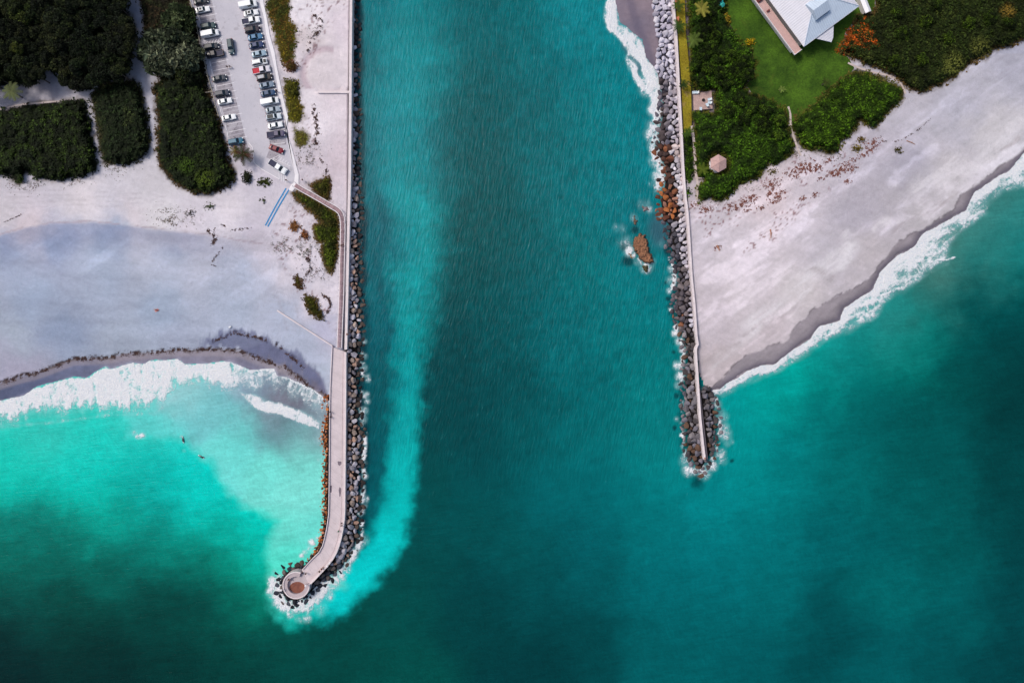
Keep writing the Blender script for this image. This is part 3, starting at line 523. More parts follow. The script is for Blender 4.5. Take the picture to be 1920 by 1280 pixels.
    f = np.maximum(f, 0.95 * ss(180, 200, py) * ss(380, 340, py) * (px > 1190) * (px < 1262) * ss(20, 0, dE) * (.7 + .6 * pt))
    f = np.maximum(f, (py > 480) * (px > 1230) * (px < 1400) * ss(10, 0, dE) * ss(.45, .62, pt) * .9)
    for bx, by, br, st in FBLOB:
        b = (np.abs(px - bx) < br * 2.3) & (np.abs(py - by) < br * 2.3)
        f[b] = np.maximum(f[b], st * 0.92 * ss(br * 2.2, 0, np.hypot(px[b] - bx, py[b] - by)))
    sp = WSHORE[:20] + [(450, 684)] + WBOT[::-1][:1] + WBOT[-3::-1]
    x3, y3 = px + fx * 8, py + fy * 8
    s = sdf(x3, y3, WSHORE[:20] + WBOT[::-1][2:]); bt = ldist(x3, y3, WBOT[:-2])
    f = np.maximum(f, ss(-34, 2, s) * (0.44 + 0.58 * ss(-6, 22, np.where(s > 0, bt, -bt))))
    s = sdf(x3, y3, WAVE2); f = np.maximum(f, ss(-6, 5, s) * 0.98)
    f = np.maximum(f, 0.72 * ss(36, 2, ldist(px, py, [(340, 692), (400, 700), (440, 706), (480, 714)])))
    sw = (px > 420) & (px < 625) & (py < 790)
    f = np.maximum(f, sw * 0.92 * ss(3.2, 0.8, ldist(px + fx * 3, py + fy * 3, WSHORE[18:])))
    f = np.maximum(f, sw * 0.66 * ss(62, 0, ldist(px, py, WSHORE[18:])) * (.7 + .6 * fbm((px + py * .5) / 5, (py - px * .3) / 22, 177, 4)))
    f = np.maximum(f, 0.45 * ss(14, 2, ldist(px, py, [(595, 770), (606, 800), (598, 830), (603, 770)])))
    f = np.maximum(f, 0.40 * ss(10, 0, ldist(px, py, [(0, 800), (110, 790), (200, 778), (290, 775), (330, 745)])))
    s = sdf(x3, y3, ESHORE + EBOT); top = ldist(x3, y3, ESHORE); bot = ldist(x3, y3, EBOT)
    rel = top / (top + bot + 1e-6)
    f = np.maximum(f, ss(-24, 3, s) * (1.04 - 0.42 * ss(0.15, 0.8, rel) * ss(10, 22, top + bot)))
    f = np.maximum(f, 0.95 * ss(3, 0.8, ldist(px + fx * 5, py + fy * 5, [(1634, 540), (1700, 487), (1745, 490), (1770, 488), (1790, 483)]))* (px > 1690))
    f = np.maximum(f, 0.9 * ss(4, 1, ldist(px + fx * 5, py + fy * 5, [(1630, 555), (1655, 552), (1690, 540)])))
    s = sdf(x3, y3, PSHORE + PBOT); f = np.maximum(f, ss(-9, 5, s) * 0.95)
    stk = fbm(px / 9 + 3 * wx, py / 26, 171, 4); st2 = fbm((px * .82 - py * .57) / 26, (px * .57 + py * .82) / 9, 173, 4); stk = np.where(px > 1290, st2, stk)
    f = f * (0.74 + 0.48 * ss(.28, .72, stk))
    hole = ss(7, 2, ldist(px + fx * 8, py, [(1184, 108), (1196, 120), (1204, 145)])); f = f * (1 - 0.6 * hole)
    vert = ss(1000, 820, py) * ss(1500, 1300, px) * ss(600, 680, px)
    return np.clip(c, 0.0006, 0.92), f, vert
xs = grid_axes(-150, 2070, 2.5); ys = grid_axes(-150, 1420, 2.5)
PX, PY = np.meshgrid(xs, ys)
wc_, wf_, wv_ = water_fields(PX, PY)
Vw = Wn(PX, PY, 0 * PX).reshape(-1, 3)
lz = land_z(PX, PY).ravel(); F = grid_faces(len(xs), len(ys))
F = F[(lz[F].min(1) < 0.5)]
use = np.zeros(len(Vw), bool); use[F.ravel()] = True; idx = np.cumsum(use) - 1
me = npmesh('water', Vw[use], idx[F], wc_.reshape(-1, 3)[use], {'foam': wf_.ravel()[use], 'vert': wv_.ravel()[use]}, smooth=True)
t = NT('sea_water'); co = t.coord()
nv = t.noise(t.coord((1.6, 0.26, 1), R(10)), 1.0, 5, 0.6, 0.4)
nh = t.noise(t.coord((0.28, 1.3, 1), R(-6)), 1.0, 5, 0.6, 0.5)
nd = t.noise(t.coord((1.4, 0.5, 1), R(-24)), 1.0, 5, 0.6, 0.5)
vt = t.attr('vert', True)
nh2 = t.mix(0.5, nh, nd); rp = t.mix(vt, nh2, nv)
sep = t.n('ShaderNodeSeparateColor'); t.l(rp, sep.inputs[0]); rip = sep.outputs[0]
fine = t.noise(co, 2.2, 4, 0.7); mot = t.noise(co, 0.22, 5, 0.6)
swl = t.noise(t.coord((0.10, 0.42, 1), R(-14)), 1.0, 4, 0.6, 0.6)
k = t.math('MULTIPLY', t.math('MULTIPLY', t.rng(nh2, 0.32, 0.68, 0.86, 1.15), t.rng(swl, 0.3, 0.7, 0.95, 1.05)) if False else t.rng(rip, 0.32, 0.68, 0.87, 1.15), t.rng(mot, 0.3, 0.7, 0.93, 1.07))  # light and dark of the ripples multiplied into the water colour
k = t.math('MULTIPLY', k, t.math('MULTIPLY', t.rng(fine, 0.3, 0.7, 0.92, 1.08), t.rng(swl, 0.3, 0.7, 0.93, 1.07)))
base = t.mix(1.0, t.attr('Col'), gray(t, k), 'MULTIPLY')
fl = t.math('MULTIPLY', t.rng(nv, 0.66, 0.74), t.math('MULTIPLY', vt, t.rng(t.noise(co, 0.12, 2), 0.45, 0.6)))
base = t.mix(t.math('MULTIPLY', fl, 0.35), base, C(120, 205, 205))
# foam lace
wco = t.n('ShaderNodeVectorMath', operation='ADD'); wn_ = t.n('ShaderNodeTexNoise'); t.l(co, wn_.inputs['Vector']); wn_.inputs['Scale'].default_value = 0.7
vm = t.n('ShaderNodeVectorMath', operation='SCALE'); t.l(wn_.outputs[1], vm.inputs[0]); vm.inputs[3].default_value = 1.6
t.l(co, wco.inputs[0]); t.l(vm.outputs[0], wco.inputs[1])
vo = t.n('ShaderNodeTexVoronoi', feature='DISTANCE_TO_EDGE'); t.l(wco.outputs[0], vo.inputs['Vector']); vo.inputs['Scale'].default_value = 0.75
lace = t.rng(vo.outputs[0], 0.0, 0.28)
fn = t.noise(wco.outputs[0], 0.75, 7, 0.62)
fb = t.noise(wco.outputs[0], 2.6, 5, 0.65, 0.3)
sx_ = t.n('ShaderNodeSeparateXYZ'); t.l(co, sx_.inputs[0]); isE = t.math('GREATER_THAN', sx_.outputs[0], 58.0)
sW = t.noise(t.coord((1.9, 0.42, 1), R(6)), 1.0, 5, 0.65, 0.8); sE = t.noise(t.coord((1.9, 0.5, 1), R(-36)), 1.0, 5, 0.65, 0.8)
stq = t.n('ShaderNodeSeparateColor'); t.l(t.mix(isE, sW, sE), stq.inputs[0])
pat = t.math('ADD', t.math('ADD', t.math('MULTIPLY', t.rng(fn, 0.28, 0.72), 0.46), t.math('MULTIPLY', t.rng(stq.outputs[0], 0.3, 0.7), 0.18)), t.math('ADD', t.math('MULTIPLY', t.rng(fb, 0.3, 0.7), 0.20), t.math('MULTIPLY', lace, 0.16)))
fd = t.math('SUBTRACT', t.attr('foam', True), pat)
fm = t.rng(fd, -0.06, 0.40, smooth=True)
base = t.mix(t.rng(t.attr('foam', True), 0.12, 0.85, 0.0, 0.55, smooth=True), base, C(168, 218, 224))
foamc = t.mix(t.rng(fb, 0.3, 0.62), C(222, 231, 242), C(255, 255, 255))
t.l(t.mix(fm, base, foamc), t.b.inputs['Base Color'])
t.l(t.rng(fm, 0, 1, 0.16, 0.8), t.b.inputs['Roughness']); t.b.inputs['IOR'].default_value = 1.33
t.b.inputs['Specular IOR Level'].default_value = 0.12
hh = t.math('ADD', t.math('MULTIPLY', rip, 0.9), t.math('ADD', t.math('MULTIPLY', fine, 0.18), t.math('MULTIPLY', t.math('MULTIPLY', fm, fb), 1.6)))
t.bump(hh, 0.32, 0.8)
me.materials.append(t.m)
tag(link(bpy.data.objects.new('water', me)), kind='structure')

# ---------------------------------------------------------------- car park, walks, lawn
def sheet(name, poly, z, m, parent=None, kind='structure'):
    mb = MB(); P = [W(x, y, z) for x, y in poly]; mb.add(P, [tuple(range(len(P)))])
    me = mb.mesh(name, m)
    if me.polygons[0].normal.z < 0: me.flip_normals()
    return tag(link(bpy.data.objects.new(name, me), parent), kind=kind if parent is None else None)
def sheetmat(name, c1, c2, sc=0.3, rough=0.9, fine=4.0, fv=0.08, bump=0.02, crack=None):
    t = NT(name); co = t.coord(); n = t.noise(co, sc, 6, 0.65); f = t.noise(co, fine, 4, 0.7)
    c = t.mix(t.rng(n, 0.35, 0.65), c1, c2); c = t.mix(1.0, c, gray(t, t.rng(f, 0.3, 0.7, 1 - fv, 1 + fv)), 'MULTIPLY')
    if crack:
        b = t.noise(co, crack[0], 5, 0.6, 0.6); c = t.mix(t.math('MULTIPLY', t.rng(b, crack[1], crack[1] + 0.08), crack[3]), c, crack[2])
    t.l(c, t.b.inputs['Base Color']); t.set(Roughness=rough); t.b.inputs['Specular IOR Level'].default_value = 0.25; t.bump(f, bump); return t.m
def posts_of(name, pts_, r_, h_, m, parent, z=Z0, sq=True):
    mb = MB()
    if sq: mb.box((0, 0, h_ / 2), (2 * r_, 2 * r_, h_))
    else: mb.cyl((0, 0, 0), (0, 0, h_), r_, n=6)
    me = mb.mesh(name, m)
    for p in pts_:
        o = link(bpy.data.objects.new(name, me)); o.location = W(*p, z); child_of(o, parent)
asph = sheetmat('worn_asphalt', C(196, 194, 204), C(208, 205, 214), 0.12, fv=0.07, crack=(0.5, 0.6, C(168, 164, 172), 0.6))
stallm = sheetmat('stall_asphalt', C(150, 144, 154), C(188, 184, 192), 0.25, fv=0.1, crack=(0.9, 0.56, C(110, 104, 112), 0.7))
concm = sheetmat('pale_concrete', C(238, 234, 240), C(250, 247, 250), 0.3, fv=0.05)
LOT = [(352, -150), (356, 0), (363, 27), (374, 58), (384, 110), (395, 160), (406, 209), (418, 232), (428, 262), (438, 270), (452, 264), (468, 272), (475, 288), (477, 306), (484, 312), (500, 324), (520, 334), (536, 342), (552, 346), (556, 330), (549, 290), (540, 260), (534, 240), (528, 200), (519, 150), (510, 100), (500, 55), (490, 10), (488, -150)]
sheet('parking_lot', LOT, Z0 + 0.07, asph)
def quadline(mb, a, b, w, z):
    a, b = Vector(a), Vector(b); d = (b - a).normalized(); n = Vector((-d.y, d.x)) * w / 2
    P = [a + n, b + n, b - n, a - n]; mb.add([W(p.x, p.y, z) for p in P], [(3, 2, 1, 0)])
# darker, oil-stained stalls nobody is parked in
mb = MB()
UL = Vector((math.cos(R(-11)), math.sin(R(-11)))); VL = Vector((0.235, 0.972))
def stall(mb, cx, cy, L, wd, ang, z):
    u = Vector((math.cos(R(ang)), math.sin(R(ang)))); v = Vector((-u.y, u.x)); c = Vector((cx, cy))
    P = [c - u * L / 2 - v * wd / 2, c + u * L / 2 - v * wd / 2, c + u * L / 2 + v * wd / 2, c - u * L / 2 + v * wd / 2]
    mb.add([W(p.x, p.y, z) for p in P], [(3, 2, 1, 0)])
for i in range(21): stall(mb, 383.5 + 3.55 * i - 2, 8.0 + 14.35 * (i - 0.5), 29, 13.9, -12, Z0 + 0.078)
for i in range(17): stall(mb, 468 + 3.35 * i, 12.5 + 14.9 * i, 30, 13.9, -11, Z0 + 0.078)
stall(mb, 521, 266, 31, 13, -4, Z0 + 0.078); stall(mb, 512, 293, 22, 14, 22, Z0 + 0.078)
tag(mb.build('stall_surface', stallm), kind='structure')
paint = mat('road_paint', C(240, 238, 244), 0.7, 0.12, 3)
mb = MB(); zl = Z0 + 0.086
for i in range(-3, 20):
    cx, cy = 383 + 3.55 * i, 1.0 + 14.35 * i
    if cy > 262: continue
    quadline(mb, (cx - 15, cy + 3.0), (cx + 17, cy - 3.6), 0.9, zl)
for i in range(-3, 18):
    cx, cy = 467 + 3.35 * i, 5.2 + 14.9 * i
    quadline(mb, (cx - 17, cy + 3.2), (cx + 15, cy - 3.0), 0.9, zl)
for k in range(6): quadline(mb, (386 + 5.6 * k, 82.5 - 1.1 * k), (389.5 + 5.6 * k, 76.5 - 1.1 * k), 0.9, zl)
quadline(mb, (383, 83.5), (414, 77.5), 0.9, zl); quadline(mb, (383, 77), (413, 70.5), 0.9, zl); quadline(mb, (413.5, 70.5), (414.5, 77.5), 0.9, zl)
quadline(mb, (505, 271), (534, 268), 0.9, zl); quadline(mb, (512, 297), (545, 312), 0.9, zl); quadline(mb, (508, 301), (538, 319), 0.9, zl); quadline(mb, (511, 297), (526, 290), 0.9, zl)
for k in range(5): quadline(mb, (518 + 5 * k, 300 + 2.4 * k), (525 + 4 * k, 292 + 3 * k), 0.8, zl)
for k in range(4): quadline(mb, (523 + 4.2 * k, 325 + 1.2 * k), (523.5 + 4.2 * k, 338 + 1.5 * k), 0.9, zl)
tag(mb.build('parking_lines', paint), kind='structure')
SWALK = [(487, -150), (487, 5), (495, 34), (499, 66), (508, 99), (515, 129), (519, 154), (524, 184), (534, 220), (538, 250), (541, 275), (547, 305), (553, 328), (551, 342), (545, 348), (541, 356), (548, 359), (560, 345), (560, 327), (554, 305), (549, 285), (543, 265), (536, 246), (540, 220), (535, 200), (529, 175), (524, 150), (519, 125), (515, 99), (506, 67), (500, 34), (494, 5), (494, -150)]
sheet('sidewalk', SWALK, Z0 + 0.15, concm)
mb = MB(); strip(mb, [(466, 268), (473, 276), (476, 290), (476, 304), (481, 310), (492, 318), (506, 326), (524, 336)], 1.2, Z0 - 0.1, Z0 + 0.2)
tag(mb.build('kerb', concm), kind='structure')
lawnm = sheetmat('lawn_grass', C(46, 74, 14), C(76, 110, 26), 0.16, 1.0, 2.2, 0.38, 0.1, crack=(0.2, 0.62, C(84, 96, 30), 0.35))
LAWN = [(1358, -150), (1352, 0), (1365, 40), (1388, 78), (1408, 90), (1416, 120), (1414, 142), (1400, 160), (1410, 176), (1440, 186), (1472, 205), (1484, 228), (1500, 222), (1530, 195), (1560, 170), (1590, 142), (1602, 128), (1590, 108), (1578, 98), (1585, 60), (1610, 30), (1640, 20), (1640, -150)]
sheet('lawn', LAWN, Z0 + 0.05, lawnm)
drym = sheetmat('dry_grass', C(160, 148, 40), C(128, 112, 30), 0.2, 1.0, 2.0, 0.4, 0.08, crack=(0.22, 0.57, C(170, 140, 90), 0.75))
sheet('verge_grass', [(1260, -150), (1266, 0), (1272, 75), (1277, 150), (1281.5, 240), (1283, 250), (1296, 246), (1297, 225), (1296, 170), (1291, 110), (1286, 60), (1284, 0), (1282, -150)], Z0 + 0.04, drym)
pathm = sheetmat('trodden_sand', C(196, 180, 172), C(214, 200, 196), 0.5, 1.0, 4.0, 0.1)
def ribbon(name, pts, w, z, m):
    mb = MB(); n = len(pts); P = []
    for i in range(n):
        a = pts[max(0, i - 1)]; b = pts[min(n - 1, i + 1)]; dx, dy = b[0] - a[0], b[1] - a[1]; L = math.hypot(dx, dy)
        ww = (w if not isinstance(w, (list, tuple)) else w[i]) / 2 * (0.85 + 0.3 * random.random())
        P += [W(pts[i][0] - dy / L * ww, pts[i][1] + dx / L * ww, z), W(pts[i][0] + dy / L * ww, pts[i][1] - dx / L * ww, z)]
    mb.add(P, [(2 * i, 2 * i + 1, 2 * i + 3, 2 * i + 2) for i in range(n - 1)])
    me = mb.mesh(name, m)
    for p in me.polygons:
        if p.normal.z < 0: p.flip()
    return tag(link(bpy.data.objects.new(name, me)), kind='structure')
ribbon('path', smoothline([(1590, 118), (1610, 127), (1635, 135), (1665, 142), (1682, 150), (1692, 162), (1698, 176)], 5), 3.6, Z0 + 0.06, pathm)
ribbon('path', smoothline([(1478, 200), (1482, 215), (1483, 240), (1490, 262), (1497, 282), (1502, 292)], 5), 3.6, Z0 + 0.06, pathm)
ribbon('path', smoothline([(1297, 236), (1300, 255), (1303, 290), (1305, 325), (1308, 345), (1306, 375)], 5), 4.5, Z0 + 0.06, pathm)
ribbon('path', smoothline([(1307, 334), (1322, 333), (1334, 324)], 5), 2.6, Z0 + 0.065, pathm)
ribbon('path', smoothline([(-60, 216), (0, 205), (35, 197), (75, 193), (118, 189)], 5), 3.0, Z0 + 0.06, pathm)

# ---------------------------------------------------------------- masonry
def wallmat(name, c, joint=True):
    t = NT(name); co = t.coord(); n = t.noise(co, 0.35, 6, 0.7); f = t.noise(co, 5, 4, 0.7)
    v = t.math('MULTIPLY', t.rng(n, 0.3, 0.7, 0.86, 1.08), t.rng(f, 0.3, 0.7, 0.93, 1.06))
    cc = t.mix(1.0, c, gray(t, v), 'MULTIPLY'); st = t.noise(co, 0.9, 5, 0.7, 0.5)
    cc = t.mix(t.math('MULTIPLY', t.rng(st, 0.6, 0.72), 0.45), cc, C(150, 128, 124))
    t.l(cc, t.b.inputs['Base Color']); t.set(Roughness=0.9); t.bump(f, 0.03); return t.m
capm = wallmat('cast_concrete', C(236, 224, 226)); slabm = wallmat('jetty_concrete', C(218, 205, 209)); seam = mat('deck_joint', C(186, 174, 180), 0.95)  # seam: darker tone of the deck joints
def smooth_wall(name, pts, w, z0, z1, m, **k):
    return tag(strip(MB(), pts, w, z0, z1).build(name, m), **k)
smooth_wall('seawall', WALL_W[:6] + [(650, 575), (648.2, 655)], 5.0, -2.5, 2.9, capm, label='long straight pale seawall between the west sand and the channel boulders', cat='seawall')
smooth_wall('seawall', smoothline(WALL_E[1:], 2), 4.0, -2.5, 3.0, capm, label='thin pale seawall with a small kink along the east beach', cat='seawall')
smooth_wall('walkway', [(1310, 722), (1316.5, 783), (1325, 861)], 4.6, -2.0, 1.9, wallmat('old_walk', C(120, 110, 116)), kind='structure')
# jetty: slab, two parapets, round platform
CIR = (555.2, 1096.8)
right = smoothline(WALL_W[7:], 3); left = smoothline(WALK_L, 3)
jet = empty('jetty', W(630, 800, 0), 0, 'long grey concrete jetty curving to a round lookout at its end', 'jetty')
def child_of(o, p):
    o.parent = p; o.matrix_parent_inverse = Matrix.Translation(-p.location); return o
n = 30
def resample(pts, n):
    L = [0]
    for a, b in zip(pts[:-1], pts[1:]): L.append(L[-1] + math.hypot(b[0] - a[0], b[1] - a[1]))
    out = []
    for i in range(n):
        s_ = L[-1] * i / (n - 1); k = max(j for j in range(len(L)) if L[j] <= s_ + 1e-9); k = min(k, len(pts) - 2)
        f = (s_ - L[k]) / max(1e-9, L[k + 1] - L[k]); out.append((pts[k][0] + f * (pts[k + 1][0] - pts[k][0]), pts[k][1] + f * (pts[k + 1][1] - pts[k][1])))
    return out
rr, ll = resample(right, n), resample(left, n)
ZJ = 2.3
mb = MB(); rings = []
for a, b in zip(rr, ll):
    A, B = W(*a, ZJ), W(*b, ZJ); rings.append([A, B, Vector((B.x, B.y, -3)), Vector((A.x, A.y, -3))])
mb.loft(rings); child_of(mb.build('deck', slabm), jet)
child_of(strip(MB(), rr, 2.6, -3, 3.1).build('parapet', capm), jet)
child_of(strip(MB(), [(x + 0.6, y) for x, y in ll], 1.3, -3, 2.75).build('parapet', capm), jet)
mb = MB()                                                       # kerb line and expansion joints
inn = [(a[0] + (b[0] - a[0]) * 0.2, a[1] + (b[1] - a[1]) * 0.2) for a, b in zip(rr, ll)]
strip(mb, inn, 0.9, ZJ - 0.1, ZJ + 0.10); child_of(mb.build('service_kerb', wallmat('kerb_stone', C(222, 206, 208))), jet)
mb = MB(); rr2, ll2 = resample(right, 30), resample(left, 30)
for a, b in list(zip(rr2, ll2))[1:-1]:
    q = random.uniform(0.12, 0.2); P = (a[0] + (b[0] - a[0]) * q, a[1] + (b[1] - a[1]) * q); Q = (a[0] + (b[0] - a[0]) * .93, a[1] + (b[1] - a[1]) * .93); quadline(mb, P, Q, 0.35, ZJ + 0.006)
child_of(mb.build('expansion_joints', seam), jet)
def ring(mb, c, r0, r1, a0, a1, z0, z1, n=40):
    rs = []
    for i in range(n + 1):
        a = R(a0 + (a1 - a0) * i / n); p = lambda r: W(c[0] + r * math.cos(a), c[1] + r * math.sin(a), z1)
        A, B = p(r0), p(r1); rs.append([A, B, Vector((B.x, B.y, z0)), Vector((A.x, A.y, z0))])
    return mb.loft(rs)
mb = MB(); mb.prism([tuple(W(CIR[0] + 25 * math.cos(R(i * 7.5)), CIR[1] + 25 * math.sin(R(i * 7.5)), 2.2)[:2]) for i in range(48)], -3, 2.26)
child_of(mb.build('platform', wallmat('platform_concrete', C(198, 186, 190))), jet)
child_of(ring(MB(), CIR, 16.5, 26.0, -5, 290, -1, 3.2).build('ring_wall', wallmat('ring_concrete', C(196, 182, 186))), jet)
child_of(ring(MB(), CIR, 23.6, 25.4, -5, 290, 3.19, 3.45).build('ring_coping', capm), jet)
mb = MB(); mb.prism([tuple(W(CIR[0] + 2.5 + 15 * math.cos(R(i * 10)), CIR[1] + 4.5 + 11.5 * math.sin(R(i * 10)), 2.2)[:2]) for i in range(36)], 2.2, 2.272)
child_of(mb.build('floor_patch', sheetmat('rusty_floor', C(150, 96, 78), C(120, 74, 66), 0.7, fv=0.15)), jet)
for cx, cy, rx, ry, a in ((637, 868, 4.2, 4.0, 0), (637.5, 921, 2.2, 9, 0), (621.5, 779, 1.3, 5, 0), (620, 916, 2.6, 7, 0), (561, 1073, 6, 3, -40), (620, 1010, 6, 8, 0)):  # irregular dark ovals on the deck
    m = wallmat('dark_patch', C(124, 112, 124)) if False else None
    P = []
    for i in range(20):
        t_ = 2 * math.pi * i / 20; q = 1 + 0.16 * math.sin(3 * t_ + cx) + 0.08 * math.sin(5 * t_ + cy); x, y = rx * q * math.cos(t_), ry * q * math.sin(t_); ca, sa = math.cos(R(a)), math.sin(R(a))
        P.append(W(cx + x * ca - y * sa, cy + x * sa + y * ca, ZJ + 0.012))
    if cx != 620 or cy != 1010: child_of(MB().add(P, [tuple(range(19, -1, -1))]).build('dark_patch', mat('dark_patch', C(116, 104, 116), 0.6, 0.3, 2)), jet)
# low walls on the sand
smooth_wall('low_wall', [(519.5, 582), (623, 648.5)], 2.2, 0.6, 2.2, capm, label='low white wall running slantwise over the lavender sand to the jetty', cat='low wall')
smooth_wall('low_wall', [(596, 172.5), (654, 172.5)], 4.4, 1.0, 2.5, capm, label='short pale concrete groyne set into the sand square to the seawall', cat='low wall')

# boardwalk
BW = smoothline([(553, 347), (566, 355), (585, 365.5), (605, 377), (622, 387), (632, 393), (638.5, 400), (641.5, 410), (642.5, 425), (642, 460), (641, 500), (640, 550), (638, 600), (636, 652)], 4)
bw = empty('boardwalk', W(640, 420, 0), 0, 'narrow pinkish wooden boardwalk with white railings from the car park to the jetty', 'boardwalk')
plank = tintmat('weathered_plank', 0.85, var=0.25, sc=1.2); plank2 = colmat('board_planks', 0.85, 0.12, 2.0)
def resd(pts, step):
    L = sum(math.hypot(b[0] - a[0], b[1] - a[1]) for a, b in zip(pts[:-1], pts[1:])); return resample(pts, int(L / step) + 1)
q = resd(BW, 0.9); Vv, Ff, Cc = [], [], []
for i in range(len(q) - 1):
    a, b = q[i], q[i + 1]; dx, dy = b[0] - a[0], b[1] - a[1]; L = math.hypot(dx, dy); nx, ny = -dy / L * 3.9, dx / L * 3.9; g = 0.08
    P = [(a[0] + dx * g + nx, a[1] + dy * g + ny), (b[0] - dx * g + nx, b[1] - dy * g + ny), (b[0] - dx * g - nx, b[1] - dy * g - ny), (a[0] + dx * g - nx, a[1] + dy * g - ny)]
    k = len(Vv); Vv += [tuple(W(*p, 2.5)) for p in P] + [tuple(W(*p, 2.5) - Vector((0, 0, .06))) for p in P]
    Ff += [(k, k + 1, k + 2, k + 3), (k + 7, k + 6, k + 5, k + 4), (k, k + 4, k + 5, k + 1), (k + 2, k + 6, k + 7, k + 3)]
    cc = np.array(C(188, 158, 164)) * random.uniform(0.72, 1.18); Cc += [cc] * 8
me = npmesh('planks', np.array(Vv), np.array(Ff), np.array(Cc)); me.materials.append(plank2)
child_of(link(bpy.data.objects.new('planks', me)), bw)
white = mat('white_paint', C(238, 232, 236), 0.6, 0.05)
def offs(pts, w):
    out = []
    for i in range(len(pts)):
        a = pts[max(0, i - 1)]; b = pts[min(len(pts) - 1, i + 1)]; dx, dy = b[0] - a[0], b[1] - a[1]; L = math.hypot(dx, dy)
        out.append((pts[i][0] - dy / L * w, pts[i][1] + dx / L * w))
    return out
for sgn in (-1, 1):
    mb = MB(); rl = offs(BW, 4.3 * sgn)
    for z in (2.95, 3.4): 
        P = [W(*p, z) for p in rl]; rings = []
        for i, p in enumerate(P):
            a = P[max(0, i - 1)]; b = P[min(len(P) - 1, i + 1)]; d = (b - a).normalized(); nn = Vector((-d.y, d.x, 0)) * (0.1 if z > 3 else 0.04)
            rings.append([p + nn, p - nn, p - nn - Vector((0, 0, .08)), p + nn - Vector((0, 0, .08))])
        mb.loft(rings)
    child_of(mb.build('railing', white), bw)
    posts_of('railing_post', resd(rl, 12), .06, 1.9, white, bw, 1.45)

# beach mats
blue = mat('blue_mat', C(30, 140, 200), 0.8, 0.12, 2)
def matt(a, b, w, lab):
    n_ = 24; Vv = []
    for i in range(n_ + 1):
        t_ = i / n_; x = a[0] + (b[0] - a[0]) * t_ + 0.5 * math.sin(t_ * 5 + w); y = a[1] + (b[1] - a[1]) * t_; Vv.append((x, y))
    o = strip(MB(), Vv, w, Z0 - 0.05, Z0 + 0.05).build('beach_mat', blue); tag(o, lab, 'beach mat', 'blue mats laid over the sand')
    mb = MB(); strip(mb, [Vv[0], Vv[-1]], 0.5, Z0 + 0.045, Z0 + 0.06); 
matt((536, 353), (497, 423), 2.4, 'long blue beach mat on the side nearer the surf and shrubs')
matt((542, 354.5), (501.5, 425), 2.4, 'long blue beach mat on the side nearer the boardwalk')

# fences
wood = mat('grey_rail_wood', C(186, 176, 160), 0.85, 0.2)
def fence(pts, lab, h=1.0, step=14):
    f = empty('rail_fence', W(*pts[0], Z0), 0, lab, 'fence')
    mb = MB()
    for z in (0.45, h):
        for a, b in zip(pts[:-1], pts[1:]): mb.cyl(W(*a, Z0 + z), W(*b, Z0 + z), 0.10, n=6)
    child_of(mb.build('rails', wood), f)
    posts_of('post', resd(pts, step), .11, h + .15, wood, f, Z0, False); return f
fence([(346, -60), (356, 0), (363, 27), (369, 50), (374.5, 79)], 'weathered rail fence on the forest side of the car park, north of the gap')
fence([(376.5, 86), (382, 110), (387.5, 135), (393, 156), (398, 172), (403, 196), (410, 218)], 'weathered rail fence on the forest side of the car park, south of the gap')
fence([(378, 174), (397, 172.5)], 'short rail fence ending at the car park fence among dark trees')

# ---------------------------------------------------------------- vehicles
carpaint = tintmat('car_paint', 0.35, coat=0.15, var=0.03, spec=0.3); glassm = mat('tinted_glass', (0.012, 0.022, 0.03), 0.06, 0.05)
tyrem = mat('tyre_rubber', (0.015, 0.015, 0.016), 0.9); rimm = mat('wheel_alloy', (0.45, 0.45, 0.47), 0.35, metal=0.7)
lampm = mat('headlight_lens', (0.75, 0.78, 0.8), 0.1); redl = mat('taillight_lens', (0.35, 0.01, 0.01), 0.2); blackp = mat('black_plastic', (0.02, 0.02, 0.022), 0.6); bedm = tintmat('bed_lining', 0.7)
def body_rings(L, Wd, prof):
    rs = []
    for x, zt, wf in prof:
        w = Wd / 2 * wf; X = x * L
        ring_ = [(w * .9, .26), (w, .42), (w * 1.0, .62), (w * .97, zt - .10), (w * .86, zt - .02), (w * .5, zt + .015), (0, zt + .025)]
        ring_ = ring_ + [(-a, b) for a, b in ring_[-2::-1]]
        rs.append([Vector((X, a, b)) for a, b in ring_])
    return rs
def quadpanel(mb, pts, off=0.012, shrink=0.9):
    c = sum(pts, Vector()) / 4; nrm = (pts[1] - pts[0]).cross(pts[2] - pts[0]).normalized()
    if nrm.dot(c - Vector((0, 0, 0.6))) < 0: nrm = -nrm
    P = [c + (p - c) * shrink for p in pts]; F = P + [p for p in P]
    a = [p + nrm * off for p in P]; b = [p - nrm * 0.01 for p in P]
    mb.add(a + b, [(0, 1, 2, 3), (7, 6, 5, 4), (0, 4, 5, 1), (1, 5, 6, 2), (2, 6, 7, 3), (3, 7, 4, 0)])
